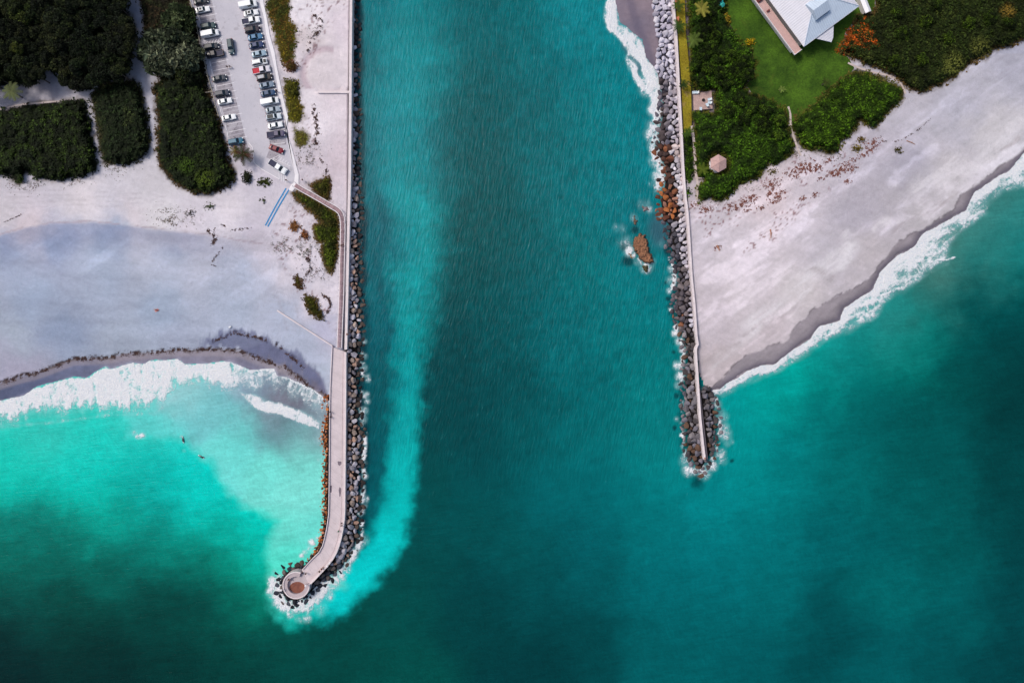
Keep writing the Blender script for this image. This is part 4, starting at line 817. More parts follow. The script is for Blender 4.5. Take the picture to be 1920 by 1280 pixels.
def make_vehicle(kind):
    r = bpy.data.objects.new({'sedan': 'parked_car', 'suv': 'parked_suv', 'pickup': 'pickup_truck', 'van': 'parked_van'}[kind], None); COL.objects.link(r)
    if kind == 'sedan':
        L, Wd = 4.7, 1.82; pf = [(-.5, .62, .78), (-.485, .80, .88), (-.45, .90, .96), (-.33, .94, 1), (-.1, .92, 1), (.14, .92, 1), (.24, .90, 1), (.38, .84, .98), (.455, .76, .93), (.485, .68, .84), (.5, .56, .74)]
        cab = (-.36, -.20, .06, .20, .93, 1.42, .86, .68)
    elif kind == 'suv':
        L, Wd = 4.85, 1.92; pf = [(-.5, .70, .84), (-.485, .92, .92), (-.46, 1.02, .97), (-.3, 1.05, 1), (-.1, 1.04, 1), (.14, 1.04, 1), (.26, 1.02, 1), (.40, .96, .98), (.465, .88, .94), (.49, .76, .86), (.5, .62, .78)]
        cab = (-.475, -.42, .10, .24, 1.04, 1.70, .90, .74)
    elif kind == 'van':
        L, Wd = 5.6, 2.0; pf = [(-.5, .80, .92), (-.49, 1.05, .96), (-.46, 1.12, .99), (-.3, 1.14, 1), (0, 1.14, 1), (.22, 1.12, 1), (.34, 1.08, .99), (.43, 1.00, .96), (.48, .90, .9), (.5, .66, .8)]
        cab = (-.49, -.47, .20, .33, 1.14, 2.0, .94, .84)
    else:
        L, Wd = 5.7, 1.98; pf = [(-.5, .70, .92), (-.49, .80, .96), (-.3, .82, 1), (-.10, .82, 1), (-.095, 1.06, 1), (.1, 1.06, 1), (.26, 1.06, 1), (.40, 1.02, .98), (.465, .94, .95), (.49, .80, .90), (.5, .62, .84)]
        cab = (-.085, -.05, .17, .27, 1.06, 1.80, .90, .76)
    mb = MB(); mb.loft(body_rings(L, Wd, pf)); link(bpy.data.objects.new('body', mb.mesh('body', carpaint, smooth=False, bevel=0)), r)
    x0, x1, x2, x3, zb, zt, wb, wt = cab; wb *= Wd / 2; wt *= Wd / 2; x0, x1, x2, x3 = (q * L for q in (x0, x1, x2, x3))
    B = [Vector((x0, -wb, zb - .02)), Vector((x3, -wb, zb - .02)), Vector((x3, wb, zb - .02)), Vector((x0, wb, zb - .02))]
    T = [Vector((x1, -wt, zt)), Vector((x2, -wt, zt)), Vector((x2, wt, zt)), Vector((x1, wt, zt))]
    mb = MB(); mb.add(B + T, [(0, 1, 5, 4), (1, 2, 6, 5), (2, 3, 7, 6), (3, 0, 4, 7), (3, 2, 1, 0)])
    m_ = (x1 + x2) / 2; Tt = [Vector((m_ + (p.x - m_) * .93, p.y * .88, zt + .05)) for p in T]; mb.add(T + Tt, [(0, 1, 5, 4), (1, 2, 6, 5), (2, 3, 7, 6), (3, 0, 4, 7), (4, 5, 6, 7)])
    mb.build('roof', carpaint, r)
    mb = MB(); quadpanel(mb, [B[1], B[2], T[2], T[1]]); mb.build('windshield', glassm, r)
    mb = MB(); quadpanel(mb, [B[3], B[0], T[0], T[3]], shrink=.86 if kind != 'van' else .6); mb.build('rear_window', glassm, r)
    for (a, b, c, d) in ((B[0], B[1], T[1], T[0]), (B[2], B[3], T[3], T[2])):
        mb = MB()
        if kind == 'van': e = lambda p, q, f: p + (q - p) * f; quadpanel(mb, [e(a, b, .62), e(a, b, .97), e(d, c, .97), e(d, c, .62)] if a.x < b.x else [e(b, a, .62), e(b, a, .97), e(c, d, .97), e(c, d, .62)])
        else: quadpanel(mb, [a, b, c, d], shrink=.88)
        mb.build('side_window', glassm, r)
    for sx in (-.31, .31):
        for sy in (-1, 1):
            w = MB(); w.cyl((sx * L, sy * (Wd / 2 - .22), .33), (sx * L, sy * (Wd / 2 + .01), .33), .34, n=16); wo = w.build('wheel', tyrem, r)
            w = MB(); w.cyl((sx * L, sy * (Wd / 2 - .05), .33), (sx * L, sy * (Wd / 2 + .03), .33), .21, n=12); w.build('rim', rimm, wo)
    for sy in (-1, 1):
        mb = MB(); mb.box((.475 * L, sy * Wd * .345, .70 if kind == 'sedan' else .84), (.22, .34, .14), rz=-sy * .35); mb.build('headlight', lampm, r)
        mb = MB(); mb.box((-.492 * L, sy * Wd * .38, .78 if kind == 'sedan' else .92), (.12, .22, .18 if kind == 'sedan' else .34)); mb.build('taillight', redl, r)
        mb = MB(); mb.box((x3 - .25, sy * (Wd / 2 + .10), zb + .06), (.16, .24, .14), taper=.8); mb.build('side_mirror', carpaint, r)
    mb = MB(); mb.box((.497 * L, 0, .42), (.10, Wd * .62, .22)); mb.build('grille', blackp, r)
    if kind == 'pickup':
        for sy in (-1, 1): mb = MB(); mb.box((-.295 * L, sy * (Wd / 2 - .06), .95), (.38 * L, .10, .30)); mb.build('bed_side', carpaint, r)
        mb = MB(); mb.box((-.487 * L, 0, .95), (.08, Wd * .92, .30)); mb.build('tailgate', carpaint, r)
        mb = MB(); mb.box((-.292 * L, 0, .90), (.365 * L, Wd - .24, .10)); mb.build('bed', bedm, r)
    if kind in ('suv',):
        for sy in (-1, 1): mb = MB(); mb.box(((x1 + x2) / 2, sy * wt * .80, zt + .09), ((x2 - x1) * .75, .05, .05)); mb.build('roof_rack', blackp, r)
    return r
def copy_tree(o, parent=None):
    c = o.copy(); COL.objects.link(c); c.parent = parent
    for ch in o.children: copy_tree(ch, c)
    return c
_pv = {}
def vehicle(kind, px, py, ang, col, lab, grp, bed=(0.02, 0.02, 0.05), sun=None, scl=1.0):
    # ang: screen direction of the nose, degrees counter-clockwise from right
    if kind not in _pv: _pv[kind] = make_vehicle(kind); r = _pv[kind]
    else: r = copy_tree(_pv[kind])
    r.location = W(px, py, Z0 + 0.085); r.rotation_euler = (0, 0, R(ang)); r.scale = (scl, scl * .98, scl)
    tag(r, lab, {'sedan': 'car', 'suv': 'suv', 'van': 'van', 'pickup': 'pickup truck'}[kind], grp)
    for ch in r.children_recursive:
        if ch.type == 'MESH': ch.color = tuple(bed if ch.name.split('.')[0] == 'bed' else col) + (1,)
    if sun: _late.append((r, kind, sun))
    return r
_late = []
GL, GR = 'vehicles parked along the fence', 'vehicles parked along the sidewalk'
WHT, BLK, NAVY, TEAL = (.78, .80, .82), (.012, .012, .018), (.012, .03, .09), (.02, .08, .11)
LC = [('sedan', 378.5, 4.5, 11, (.01, .015, .03), 'black car in the northernmost stall on the forest side of the car park', None), ('sedan', 381.5, 20.5, 11, WHT, 'white sedan with a dark square sunroof on the fence side of the car park', 'roof'),
      ('suv', 392.3, 51.4, 11, (.015, .05, .06), 'dark teal suv next to the white van near the fence', None), ('van', 396, 65.6, 11, WHT, 'white van parked just north of the hatched bay', None),
      ('suv', 398.5, 89.5, 11, (.012, .02, .035), 'near black suv just south of the hatched bay', None), ('pickup', 404.5, 103.5, 191, (.02, .02, .03), 'black pickup with a grey roof parked tail out near the fence', None),
      ('sedan', 413, 148.5, 11, (.02, .03, .05), 'dark car standing alone between two empty stalls on the fence side', None), ('suv', 418.5, 177, 11, (.01, .02, .05), 'dark navy suv one stall north of a white sedan by the dark trees', None), ('sedan', 422.8, 191.4, 11, WHT, 'white sedan with dark glass between a navy suv and an empty stall', None),
      ('sedan', 430.5, 221.8, 11, WHT, 'white car nosing out beside the thicket with stalls empty on both sides', None), ('suv', 443.8, 266.5, 11, (.015, .12, .20), 'small blue suv in the last stall beside the palm', None)]
for k, x, y, a, c, lab, su in LC: vehicle(k, x, y, a, c, lab, GL, sun=su, scl=.96)
RC = [('van', 466.8, 11.5, 11, WHT, 'big white van in the northernmost stall by the sidewalk', None), ('sedan', 472, 26.6, 11, WHT, 'white sedan with a black sunroof, between a white van and a white pickup', 'roof'),
      ('pickup', 472, 41.2, 11, WHT, 'white pickup with a navy bed cover beside the white sunroof car', None), ('suv', 475, 57.8, 11, (.02, .014, .03), 'black suv with a glossy pink lit hood south of the white pickup', 'roof'),
      ('sedan', 480, 71.6, 11, (.05, .16, .30), 'mid blue sedan parked directly south of the black suv', None), ('sedan', 482, 86.8, 11, (.01, .03, .11), 'dark navy sedan between the mid blue and the silver blue cars', None),
      ('sedan', 487, 102.8, 11, (.25, .36, .45), 'silver blue sedan just north of the white car with a black hood', None), ('suv', 488.2, 118.5, 11, WHT, 'white suv with a black patch on its hood beside the red pickup', 'hood'),
      ('pickup', 491.6, 133.3, 11, (.62, .60, .66), 'pale pickup with a bright red bed cover', None), ('suv', 497, 147, 11, (.035, .028, .028), 'blackish brown suv with a light grey roof south of the red bed pickup', 'light'),
      ('sedan', 501.4, 161.4, 11, (.16, .22, .30), 'grey blue sedan directly south of the brown suv', None), ('sedan', 504.2, 176.4, 11, (.012, .05, .13), 'dark blue sedan just north of the big white suv', None),
      ('van', 507.6, 192.4, 11, WHT, 'long white van in the middle of the southern row by the sidewalk', None), ('sedan', 513, 207.2, 11, (.30, .36, .42), 'light grey sedan just south of the long white van', None),
      ('suv', 514.7, 221, 11, (.55, .62, .68), 'pale suv with a dark roof between the grey sedan and a white car', 'dark'), ('sedan', 517.4, 236.4, 11, WHT, 'plain white sedan just north of the purple pickup', None),
      ('pickup', 519, 253.2, 7, (.07, .06, .12), 'dark purple pickup next to the empty bay at the sidewalk', None), ('sedan', 519.5, 280.5, -21, (.17, .006, .02), 'dark red sedan parked slantwise near the end of the car park', None),
      ('pickup', 522.5, 314, -33, WHT, 'white pickup with a black bed parked slantwise next to the painted hatching', None)]
for k, x, y, a, c, lab, su in RC:
    bd = (.45, .01, .03) if 'red bed' in lab else (.01, .012, .05)
    vehicle(k, x, y, a, c, lab, GR, bed=bd, sun=su, scl=1.08 if y > 300 else .98)
r = vehicle('suv', 434.5, 89.5, -82, (.012, .05, .07), 'dark teal suv driving down the middle of the car park', None, scl=.98); r.name = 'moving_suv'
for r, k, su in _late:
    zt = {'sedan': 1.42, 'suv': 1.70, 'van': 2.0, 'pickup': 1.8}[k] + .055
    if su == 'roof': mb = MB(); mb.box((-.35, 0, zt), (.8, .8, .02)); o = mb.build('sunroof', glassm, r)
    elif su == 'hood': mb = MB(); mb.box((1.72, 0, 1.055), (.8, 1.1, .03)); o = mb.build('hood_cover', blackp, r)
    elif su == 'light': mb = MB(); mb.box((-.8, 0, zt), (1.9, 1.2, .02)); o = mb.build('roof_panel', mat('grey_panel', C(170, 174, 184), .4), r)
    else: mb = MB(); mb.box((-.8, 0, zt), (1.9, 1.2, .02)); o = mb.build('roof_panel', glassm, r)
# wheel stops in the empty stalls
cs = [(394, 119.5, 78), (397.5, 135, 78), (405, 165, 78), (414.5, 210, 78), (424, 240, 78), (427.5, 254, 78), (374, 36, 78)]
labs = ['first pale wheel stop south of the black pickup', 'pale wheel stop in the stall just north of the lone dark car', 'pale wheel stop in the stall just south of the lone dark car', 'pale wheel stop in the stall north of the white car beside the thicket', 'pale wheel stop in the stall south of the white car beside the thicket', 'pale wheel stop in the stall next to the small blue suv', 'pale wheel stop in the empty stall between the white sedan and teal suv']
ws = None
for (x, y, a), lb in zip(cs, labs):
    if ws is None: mb = MB(); mb.box((0, 0, .07), (1.75, .26, .15), taper=.86); ws = mb.build('wheel_stop', concm, bevel=.02); o = ws
    else: o = ws.copy(); COL.objects.link(o)
    o.location = W(x, y, Z0 + .085); o.rotation_euler = (0, 0, R(-a)); tag(o, lb, 'wheel stop', 'wheel stops in the empty stalls')

# ---------------------------------------------------------------- boulders
rockm = tintmat('boulder_stone', 0.8, var=0.28, sc=1.6, bump=0.06, spec=0.3); rockc = colmat('riprap_stone', 0.8, 0.25, 1.6, 0.06, spec=0.3)
def rock_proto(seed):
    bm = bmesh.new(); bmesh.ops.create_icosphere(bm, subdivisions=3, radius=1.0); rg = np.random.default_rng(seed)
    P = np.array([v.co[:] for v in bm.verts])
    for k in range(11):
        n_ = rg.normal(size=3); n_ /= np.linalg.norm(n_); d = rg.uniform(.38, .78); q = P @ n_; m_ = q > d; P[m_] -= np.outer(q[m_] - d, n_) * 0.92
    P *= np.array([1.08, rg.uniform(.66, .96), rg.uniform(.6, .85)])
    P = P / np.abs(P[:, :2]).max() * 1.06; P += 0.012 * rg.normal(size=P.shape)
    for v, p in zip(bm.verts, P): v.co = p
    me = bpy.data.meshes.new('boulder'); bm.to_mesh(me); bm.free(); me.materials.append(rockm); return me
protos = [rock_proto(100 + i) for i in range(9)]
WALKP = right + left[::-1]
spots = []
def scatter(poly, rmin, rmax, n, test, zone, outer=None, pk=0.78):
    x0, x1 = min(p[0] for p in poly), max(p[0] for p in poly); y0, y1 = min(p[1] for p in poly), max(p[1] for p in poly); y0 = max(y0, -40)
    xs_, ys_ = RNG.uniform(x0, x1, n), RNG.uniform(y0, y1, n); s_ = np.where(inside(xs_, ys_, poly), 1, -1) * ldist(xs_, ys_, outer or poly); e_ = s_ > -1.5
    cell = {}
    for (x, y, s, r_) in zip(xs_[e_], ys_[e_], s_[e_], np.sort(RNG.uniform(rmin ** 0.5, rmax ** 0.5, n))[::-1][e_] ** 2):
        if not test(x, y, r_): continue
        gx, gy = int(x // 14), int(y // 14); ok = True
        for a in (-1, 0, 1):
            for b in (-1, 0, 1):
                for (qx, qy, qr) in cell.get((gx + a, gy + b), ()):
                    if math.hypot(x - qx, y - qy) < pk * (r_ + qr): ok = False; break
                if not ok: break
            if not ok: break
        if ok: cell.setdefault((gx, gy), []).append((x, y, r_)); spots.append((x, y, r_, s, zone))
def wallx(pts, y):
    for (ax, ay), (bx, by) in zip(pts[:-1], pts[1:]):
        if ay <= y <= by: return ax + (bx - ax) * (y - ay) / (by - ay)
    return None
def free_w(x, y, r_):
    a = np.array([float(x)]), np.array([float(y)])
    if math.hypot(x - CIR[0], y - CIR[1]) < 25.5 + r_ * .75: return False
    if y < 655:
        wx_ = wallx(WALL_W, y); return x > wx_ + 2.2 + r_ * .8
    return float(sdf(*a, WALKP)[0]) < -(1.0 + r_ * .75)
def side_l(x, y):
    i = min(range(len(left)), key=lambda k: abs(left[k][1] - y)); return x < left[i][0] and y < 1052
scatter(ROCK_W, 2.2, 5.8, 90000, lambda x, y, r_: free_w(x, y, r_) and not side_l(x, y), 'w', ROCK_W[:-4])
scatter(ROCK_W, 1.3, 3.0, 90000, lambda x, y, r_: free_w(x, y, r_) and side_l(x, y), 'wl', ROCK_W[:-4])
def free_e(x, y, r_):
    wx_ = wallx(WALL_E, y)
    if wx_ is None: return True
    if x < wx_: return x < wx_ - 2 - r_ * .8
    return y > 722 and x > wx_ + 7 + r_ * .7
scatter(ROCK_E, 2.4, 6.0, 130000, free_e, 'e', ROCK_E[:-15])
def rock_col(x, y, s, zone):
    q = random.random(); v = random.uniform(.8, 1.2)
    if zone == 'wl':
        if y > 1040: c = (64, 54, 54) if q < .6 else (150, 110, 84)
        else: c = ((172, 98, 42), (188, 116, 62), (140, 74, 34), (196, 134, 104), (112, 76, 50))[int(q * 5)]
    elif zone == 'w':
        wet = s < 9
        if False: pass
        elif y > 1060 and x < 640: c = ((50, 56, 70), (84, 90, 102), (110, 100, 98), (36, 40, 52))[int(q * 4)]
        elif wet: c = ((58, 50, 48), (88, 76, 70), (44, 40, 44), (98, 84, 76))[int(q * 4)]
        else: c = ((188, 184, 196), (168, 164, 176), (204, 200, 210), (176, 158, 148), (140, 134, 142), (196, 160, 142))[int(q * 6) if q < .93 else 5]
        if y > 640: v *= .8
    else:
        wx_ = wallx(WALL_E, y) or 1320; v *= 1.0; d = wx_ - x
        if y < 150: c = ((204, 200, 214), (188, 184, 200), (214, 210, 220), (176, 170, 186))[int(q * 4)]
        elif y < 270: c = ((206, 200, 210), (190, 182, 192), (170, 160, 168))[int(q * 3)] if d < 22 else ((96, 92, 104), (124, 116, 124), (76, 66, 68))[int(q * 3)]
        elif y < 415: c = ((210, 204, 212), (196, 188, 196), (206, 190, 188))[int(q * 3)] if d < 20 - (y - 320) * .06 else (((104, 62, 46), (84, 54, 44), (128, 78, 52), (64, 48, 46))[int(q * 4)] if y < 345 or q < .6 else ((170, 102, 56), (150, 102, 80), (168, 122, 104))[int((q - .6) * 7.4)])
        elif y < 500: c = ((206, 200, 208), (190, 184, 194), (168, 162, 172))[int(q * 3)] if d < 26 - (y - 415) * .12 else ((86, 84, 94), (110, 104, 112), (64, 62, 70))[int(q * 3)]
        elif y < 620: c = ((184, 180, 192), (164, 158, 168))[int(q * 2)] if d < 9 else ((92, 86, 94), (118, 108, 110), (74, 68, 74), (132, 86, 62) if 580 < y < 612 else (104, 96, 100))[int(q * 4)]
        else: c = ((104, 100, 106), (84, 78, 80), (130, 124, 128), (98, 74, 60), (116, 112, 122), (70, 66, 70))[int(q * 6)]
    return tuple(min(.8, a * v) for a in C(*c))
spots.sort(key=lambda q: -q[2])
vis = [q for q in spots if -4 < q[1] < 1280]; ind = vis[:300]; keep = set(map(id, ind)); rest = [q for q in spots if id(q) not in keep]
print('boulders', len(spots), len(vis), len(rest))
def rock_label(x, y, zone):
    if zone == 'wl': return 'rust orange boulder on the lagoon side of the west jetty'
    if zone == 'w':
        if y > 1040: return 'dark wet boulder around the round end of the west jetty'
        return 'pale grey boulder between the west seawall and channel' if y < 655 else 'grey boulder between the west jetty deck and the channel'
    if y < 200: return 'pale boulder between the small pocket beach and the east seawall'
    if y < 415: return 'boulder among the brown and white stones below the hexagonal shelter'
    if y < 722: return 'grey boulder on the channel side of the wall by the east beach'
    return 'dark boulder around the tip of the east seawall'
RG = {'wl': 'orange boulders beside the jetty', 'w': 'boulders lining the west side of the channel', 'e': 'boulders lining the east side of the channel'}
rz_ = land_z(np.array([q[0] for q in spots], float), np.array([q[1] for q in spots], float)); zof = {id(q): max(-.75, float(z)) for q, z in zip(spots, rz_)}
def rock_xf(q):
    x, y, r_, s, zone = q; rm = r_ / 6 * 1.12; z = zof[id(q)] + rm * .28
    if zone != 'wl': z = min(1.6, max(z, -.35 + .0 * s))
    M = Matrix.Rotation(random.uniform(0, 6.28), 4, 'Z') @ Matrix.Rotation(random.uniform(-.5, .5), 4, 'X') @ Matrix.Rotation(random.uniform(-.4, .4), 4, 'Y')
    return Matrix.Translation(W(x, y, z)) @ M @ Matrix.Scale(rm, 4)
for q in ind:
    o = bpy.data.objects.new('boulder', random.choice(protos)); COL.objects.link(o); o.matrix_world = rock_xf(q); o.color = rock_col(q[0], q[1], q[3], q[4]) + (1,)
    tag(o, rock_label(q[0], q[1], q[4]), 'boulder', {'wl': RG['wl'], 'w': RG['w'] + (' at its tip' if q[1] > 1040 else (' north' if q[1] < 655 else ' south')), 'e': RG['e'] + (' north' if q[1] < 200 else ' middle' if q[1] < 415 else ' south' if q[1] < 722 else ' tip')}[q[4]])
PV = [np.array([v.co[:] for v in p.vertices]) for p in protos]; PF = [np.array([f.vertices[:] for f in p.polygons]) for p in protos]
Vv, Ff, Cc, k = [], [], [], 0
for q in rest:
    i = random.randrange(9); M = np.array(rock_xf(q)); v = PV[i] @ M[:3, :3].T + M[:3, 3]; Vv.append(v); Ff.append(PF[i] + k); k += len(v); Cc.append(np.tile(rock_col(q[0], q[1], q[3], q[4]), (len(v), 1)))
me = npmesh('riprap', np.concatenate(Vv), np.concatenate(Ff), np.concatenate(Cc)); me.materials.append(rockc)
tag(link(bpy.data.objects.new('riprap', me)), 'smaller riprap stones filling both boulder banks of the channel', 'rocks', kind='stuff')
# rock islet and its satellites
def islet(pts, z1, col, lab, name='rock_islet', seed=1, cat='rock'):
    x0, x1 = min(p[0] for p in pts) - 3, max(p[0] for p in pts) + 3; y0, y1 = min(p[1] for p in pts) - 3, max(p[1] for p in pts) + 3
    X, Y = np.meshgrid(np.arange(x0, x1, .8), np.arange(y0, y1, .8))
    s = sdf(X, Y, pts) + (fbm(X / 5, Y / 5, seed, 4) - .5) * 8; z = np.where(s > 0, -.3 + (z1 + .3) * ss(-.5, 4, s) + 1.1 * (fbm(X / 4, Y / 4, seed + 3, 5) - .5), -1.2)
    c = Cn(np.array(col)) * (0.25 + 1.4 * fbm(X / 2.2, Y / 2.2, seed + 9, 4))[..., None]; c = mixc(c, Cn([40, 32, 26]) + 0 * c, ss(2.6, 0, s) * .85)
    me = npmesh(name, Wn(X, Y, z).reshape(-1, 3), grid_faces(X.shape[1], X.shape[0]), np.clip(c, 0, .9).reshape(-1, 3)); me.materials.append(colmat('islet_rock', .9, .25, 2.5, .1))
    return tag(link(bpy.data.objects.new(name, me)), lab, cat)
islet([(1201, 434), (1208, 440), (1215, 450), (1217, 465), (1221, 478), (1225, 489), (1219, 495), (1207, 494), (1199, 486), (1193, 474), (1187, 464), (1188, 447)], 1.5, (146, 102, 74), 'flat brown rock islet standing in the channel near the east boulders', seed=3)
islet([(1203, 497), (1214, 496), (1218, 504), (1212, 511), (1204, 508)], .5, (74, 70, 44), 'small mossy rock awash at the foot of the brown islet', 'rock_outcrop', 13)
islet([(1178, 474), (1186, 476), (1188, 483), (1181, 485)], .5, (170, 130, 90), 'small brown rock in the foam beside the brown islet', 'rock_outcrop', 23)
islet([(1186, 404), (1191, 402), (1194, 414), (1193, 424), (1188, 420)], .35, (110, 90, 76), 'narrow reef of rock breaking the surface north of the brown islet', 'rock_outcrop', 33)
islet([(1205, 388), (1215, 387), (1218, 395), (1208, 398)], .4, (140, 128, 130), 'small grey rock awash between the reef and the orange boulders', 'rock_outcrop', 43)

# ---------------------------------------------------------------- plants
leafm = colmat('leaf_cover', 0.75, 0.10, 0.7, obj_tint=True, spec=0.1)
def leaves(P, size, col, up=0.75, rg=RNG, long=1.0):
    n_ = len(P); nr = rg.normal(size=(n_, 3)); nr /= np.linalg.norm(nr, axis=1)[:, None]; nr = nr * (1 - up) + np.array([0, 0, up]); nr /= np.linalg.norm(nr, axis=1)[:, None]
    a = rg.normal(size=(n_, 3)); u = np.cross(nr, a); u /= np.linalg.norm(u, axis=1)[:, None]; v = np.cross(nr, u); s = (size * rg.uniform(.6, 1.5, n_))[:, None]
    V_ = np.stack([P - u * s * long, P + v * s * .55, P + u * s * long + nr * s * -.25, P - v * s * .55], 1).reshape(-1, 3)
    F_ = np.arange(4 * n_).reshape(n_, 4); return V_, F_, np.repeat(col, 4, 0)
def pal(cols, x, y, seed, sc=22):
    A = Cn(np.array(cols)); t_ = np.clip((fbm(x / sc, y / sc, seed, 4) - .3) / .4, 0, .999) * (len(A) - 1); i = t_.astype(int); f = (t_ - i)[:, None]
    return A[i] * (1 - f) + A[np.minimum(i + 1, len(A) - 1)] * f
def thicket(name, poly, H, cols, lab, cat, dens=1.0, dome=11, leaf=.30, rough=20, seed=1, edge=None, kind='stuff', spots_=(), ramp=20):
    x0, x1 = min(p[0] for p in poly) - 8, max(p[0] for p in poly) + 8; y0, y1 = min(p[1] for p in poly) - 8, max(p[1] for p in poly) + 8
    x0, y0, x1, y1 = max(x0, -90), max(y0, -90), min(x1, 2010), min(y1, 1400)
    def hf(x, y):
        s = sdf(x, y, poly) + (fbm(x / 8, y / 8, seed, 4) - .5) * rough + (fbm(x / 2.5, y / 2.5, seed + 2, 2) - .5) * 5
        s = np.minimum(s, np.hypot(x - 1347.5, y - 306) - 17.5)
        F1, cid = worley(x / dome, y / dome, seed + 4); F2, c2 = worley(x / (dome * .42), y / (dome * .42), seed + 6)
        pr = ss(-2, ramp, s) ** .8
        return s, pr * H * (.55 + .33 * (1 - np.minimum(F1, 1) ** 2) + .16 * (1 - np.minimum(F2, 1) ** 2) + .15 * (fbm(x / 60, y / 60, seed + 8) - .5)), cid, F1, c2
    n_ = int((x1 - x0) * (y1 - y0) / 36 * 11 * dens); x, y = RNG.uniform(x0, x1, n_), RNG.uniform(y0, y1, n_)
    s, h, cid, F1, c2 = hf(x, y); m_ = s > -1 + RNG.uniform(-2, 2, n_); x, y, s, h, cid, c2 = x[m_], y[m_], s[m_], h[m_], cid[m_], c2[m_]
    z = Z0 + h - RNG.uniform(0, 1, len(x)) ** 2 * .8 * min(1, H / 2) + .05
    z = np.maximum(z, Z0 + .06)
    c = pal(cols, x, y, seed + 20) * (0.5 + .55 * cid + .45 * c2)[:, None] * (.48 + 1.5 * RNG.uniform(0, 1, (len(x), 1)) ** 3)  # few very bright leaves: leaf highlights put into the colour
    if edge is not None:
        k_ = ss(9, 0, s + 6 * (fbm(x / 12, y / 12, seed + 31) - .5)) * .75; c = c * (1 - k_[:, None]) + Cn(edge) * RNG.uniform(.6, 1.4, (len(x), 1)) * k_[:, None]
    for (sx, sy, sr, sc_) in spots_:
        k_ = ss(sr, sr * .3, np.hypot(x - sx, y - sy) + 10 * (fbm(x / 7, y / 7, 77) - .5)) * .85; c = c * (1 - k_[:, None]) + Cn(sc_) * RNG.uniform(.5, 1.5, (len(x), 1)) * k_[:, None]
    P = Wn(x, y, z); V_, F_, C_ = leaves(P, leaf, np.clip(c, 0, .9))
    st = 3.0; X, Y = np.meshgrid(np.arange(x0, x1, st), np.arange(y0, y1, st)); s, h, *_ = hf(X, Y); G = Wn(X, Y, np.where(s > 0, Z0 + np.maximum(h - .45, .02), Z0 - .3)); f = grid_faces(X.shape[1], X.shape[0]); f = f[(s.ravel()[f] > 1).all(1)]
    gc = np.tile(Cn(np.array(cols)).mean(0) * .55, (X.size, 1))
    us = np.zeros(X.size, bool); us[f.ravel()] = True; ix = np.cumsum(us) - 1; k0 = len(V_)
    me = npmesh(name, np.concatenate([V_, G.reshape(-1, 3)[us]]), np.concatenate([F_, ix[f] + k0]), np.concatenate([C_, gc[us]])); me.materials.append(leafm)
    return tag(link(bpy.data.objects.new(name, me)), lab, cat, kind=kind)
DK = [(24, 34, 14), (34, 46, 20), (50, 66, 24), (30, 40, 20), (20, 28, 16)]; DK2 = [(26, 36, 18), (36, 50, 24), (30, 42, 22), (52, 62, 30)]
thicket('thicket', V_LEFT1, 3.4, [(20, 28, 14), (34, 46, 18), (50, 68, 20), (24, 34, 18)], 'broad dark green sea grape thicket at the far west of the beach', 'thicket', rough=24, dome=13, seed=11)
thicket('thicket', V_LEFT2, 3.2, DK2, 'small dark green thicket enclosed by two sandy trails', 'thicket', seed=21, edge=(70, 66, 40))
thicket('thicket', V_LEFT3, 3.4, DK, 'dark green thicket with a reddish fringe beside the car park', 'thicket', rough=20, seed=31, edge=(92, 70, 44), spots_=((385, 335, 26, (74, 92, 24)), (350, 310, 22, (60, 84, 20))))
thicket('undergrowth', V_BACK, 1.4, [(36, 36, 20), (58, 44, 28), (44, 52, 24), (34, 30, 20)], 'mixed brown and green undergrowth between sandy trail and car park fence', 'undergrowth', dens=.8, seed=41)
EG = [(34, 52, 8), (50, 76, 12), (74, 106, 18), (56, 84, 14), (36, 54, 10)]
thicket('thicket', V_E1, 3.0, [(28, 42, 12), (44, 70, 12), (70, 104, 18), (54, 84, 14), (34, 52, 12)], 'bright green thicket surrounding the brick patio on the east side', 'thicket', dome=13, seed=51, edge=(96, 92, 34), spots_=((1330, 60, 46, (20, 34, 14)), (1390, 118, 26, (84, 120, 20))))  # dark first spot: tree shade put into the leaf colour
thicket('thicket', V_E2, 2.8, EG, 'bright green thicket between the lawn and the pale east beach', 'thicket', seed=61, edge=(104, 92, 44))
thicket('thicket', V_E3, 3.0, [(34, 42, 16), (48, 60, 20), (40, 54, 18), (66, 76, 30)], 'long dark olive thicket running along the top of the east beach', 'thicket', seed=71, edge=(120, 94, 54), spots_=((1790, 120, 30, (104, 110, 48)), (1840, 90, 26, (96, 100, 44)), (1890, 20, 20, (130, 104, 40))))
thicket('flowering_thicket', [(1592, 52), (1618, 28), (1640, 36), (1652, 60), (1662, 82), (1655, 100), (1630, 108), (1600, 104), (1570, 96), (1575, 82)], 2.9, [(206, 88, 24), (150, 70, 24), (220, 100, 28), (120, 84, 26), (190, 84, 26), (84, 66, 26)], 'fiery orange leaved shrub beside the pale roofed house', 'shrub', dens=1.3, seed=81, kind='thing', rough=18, leaf=.26)
thicket('hedge', V_STRIPE, 1.6, EG, 'slim green hedge between the east seawall and the sandy path', 'hedge', seed=91, kind='thing', rough=5)
OL = [(62, 66, 12), (84, 88, 20), (52, 54, 14), (72, 64, 20)]
thicket('hedge', V_HEDGE, 1.7, [(58, 70, 14), (78, 92, 18), (44, 54, 12), (62, 60, 18)], 'long olive green hedge curving beside the boardwalk', 'hedge', seed=101, kind='thing', rough=6, edge=(110, 84, 50), dome=9)
thicket('hedge', V_HEDGE_T, 1.7, OL, 'triangular olive hedge on the channel side of the boardwalk bend', 'hedge', seed=111, kind='thing', rough=6, edge=(100, 72, 46), dome=9)
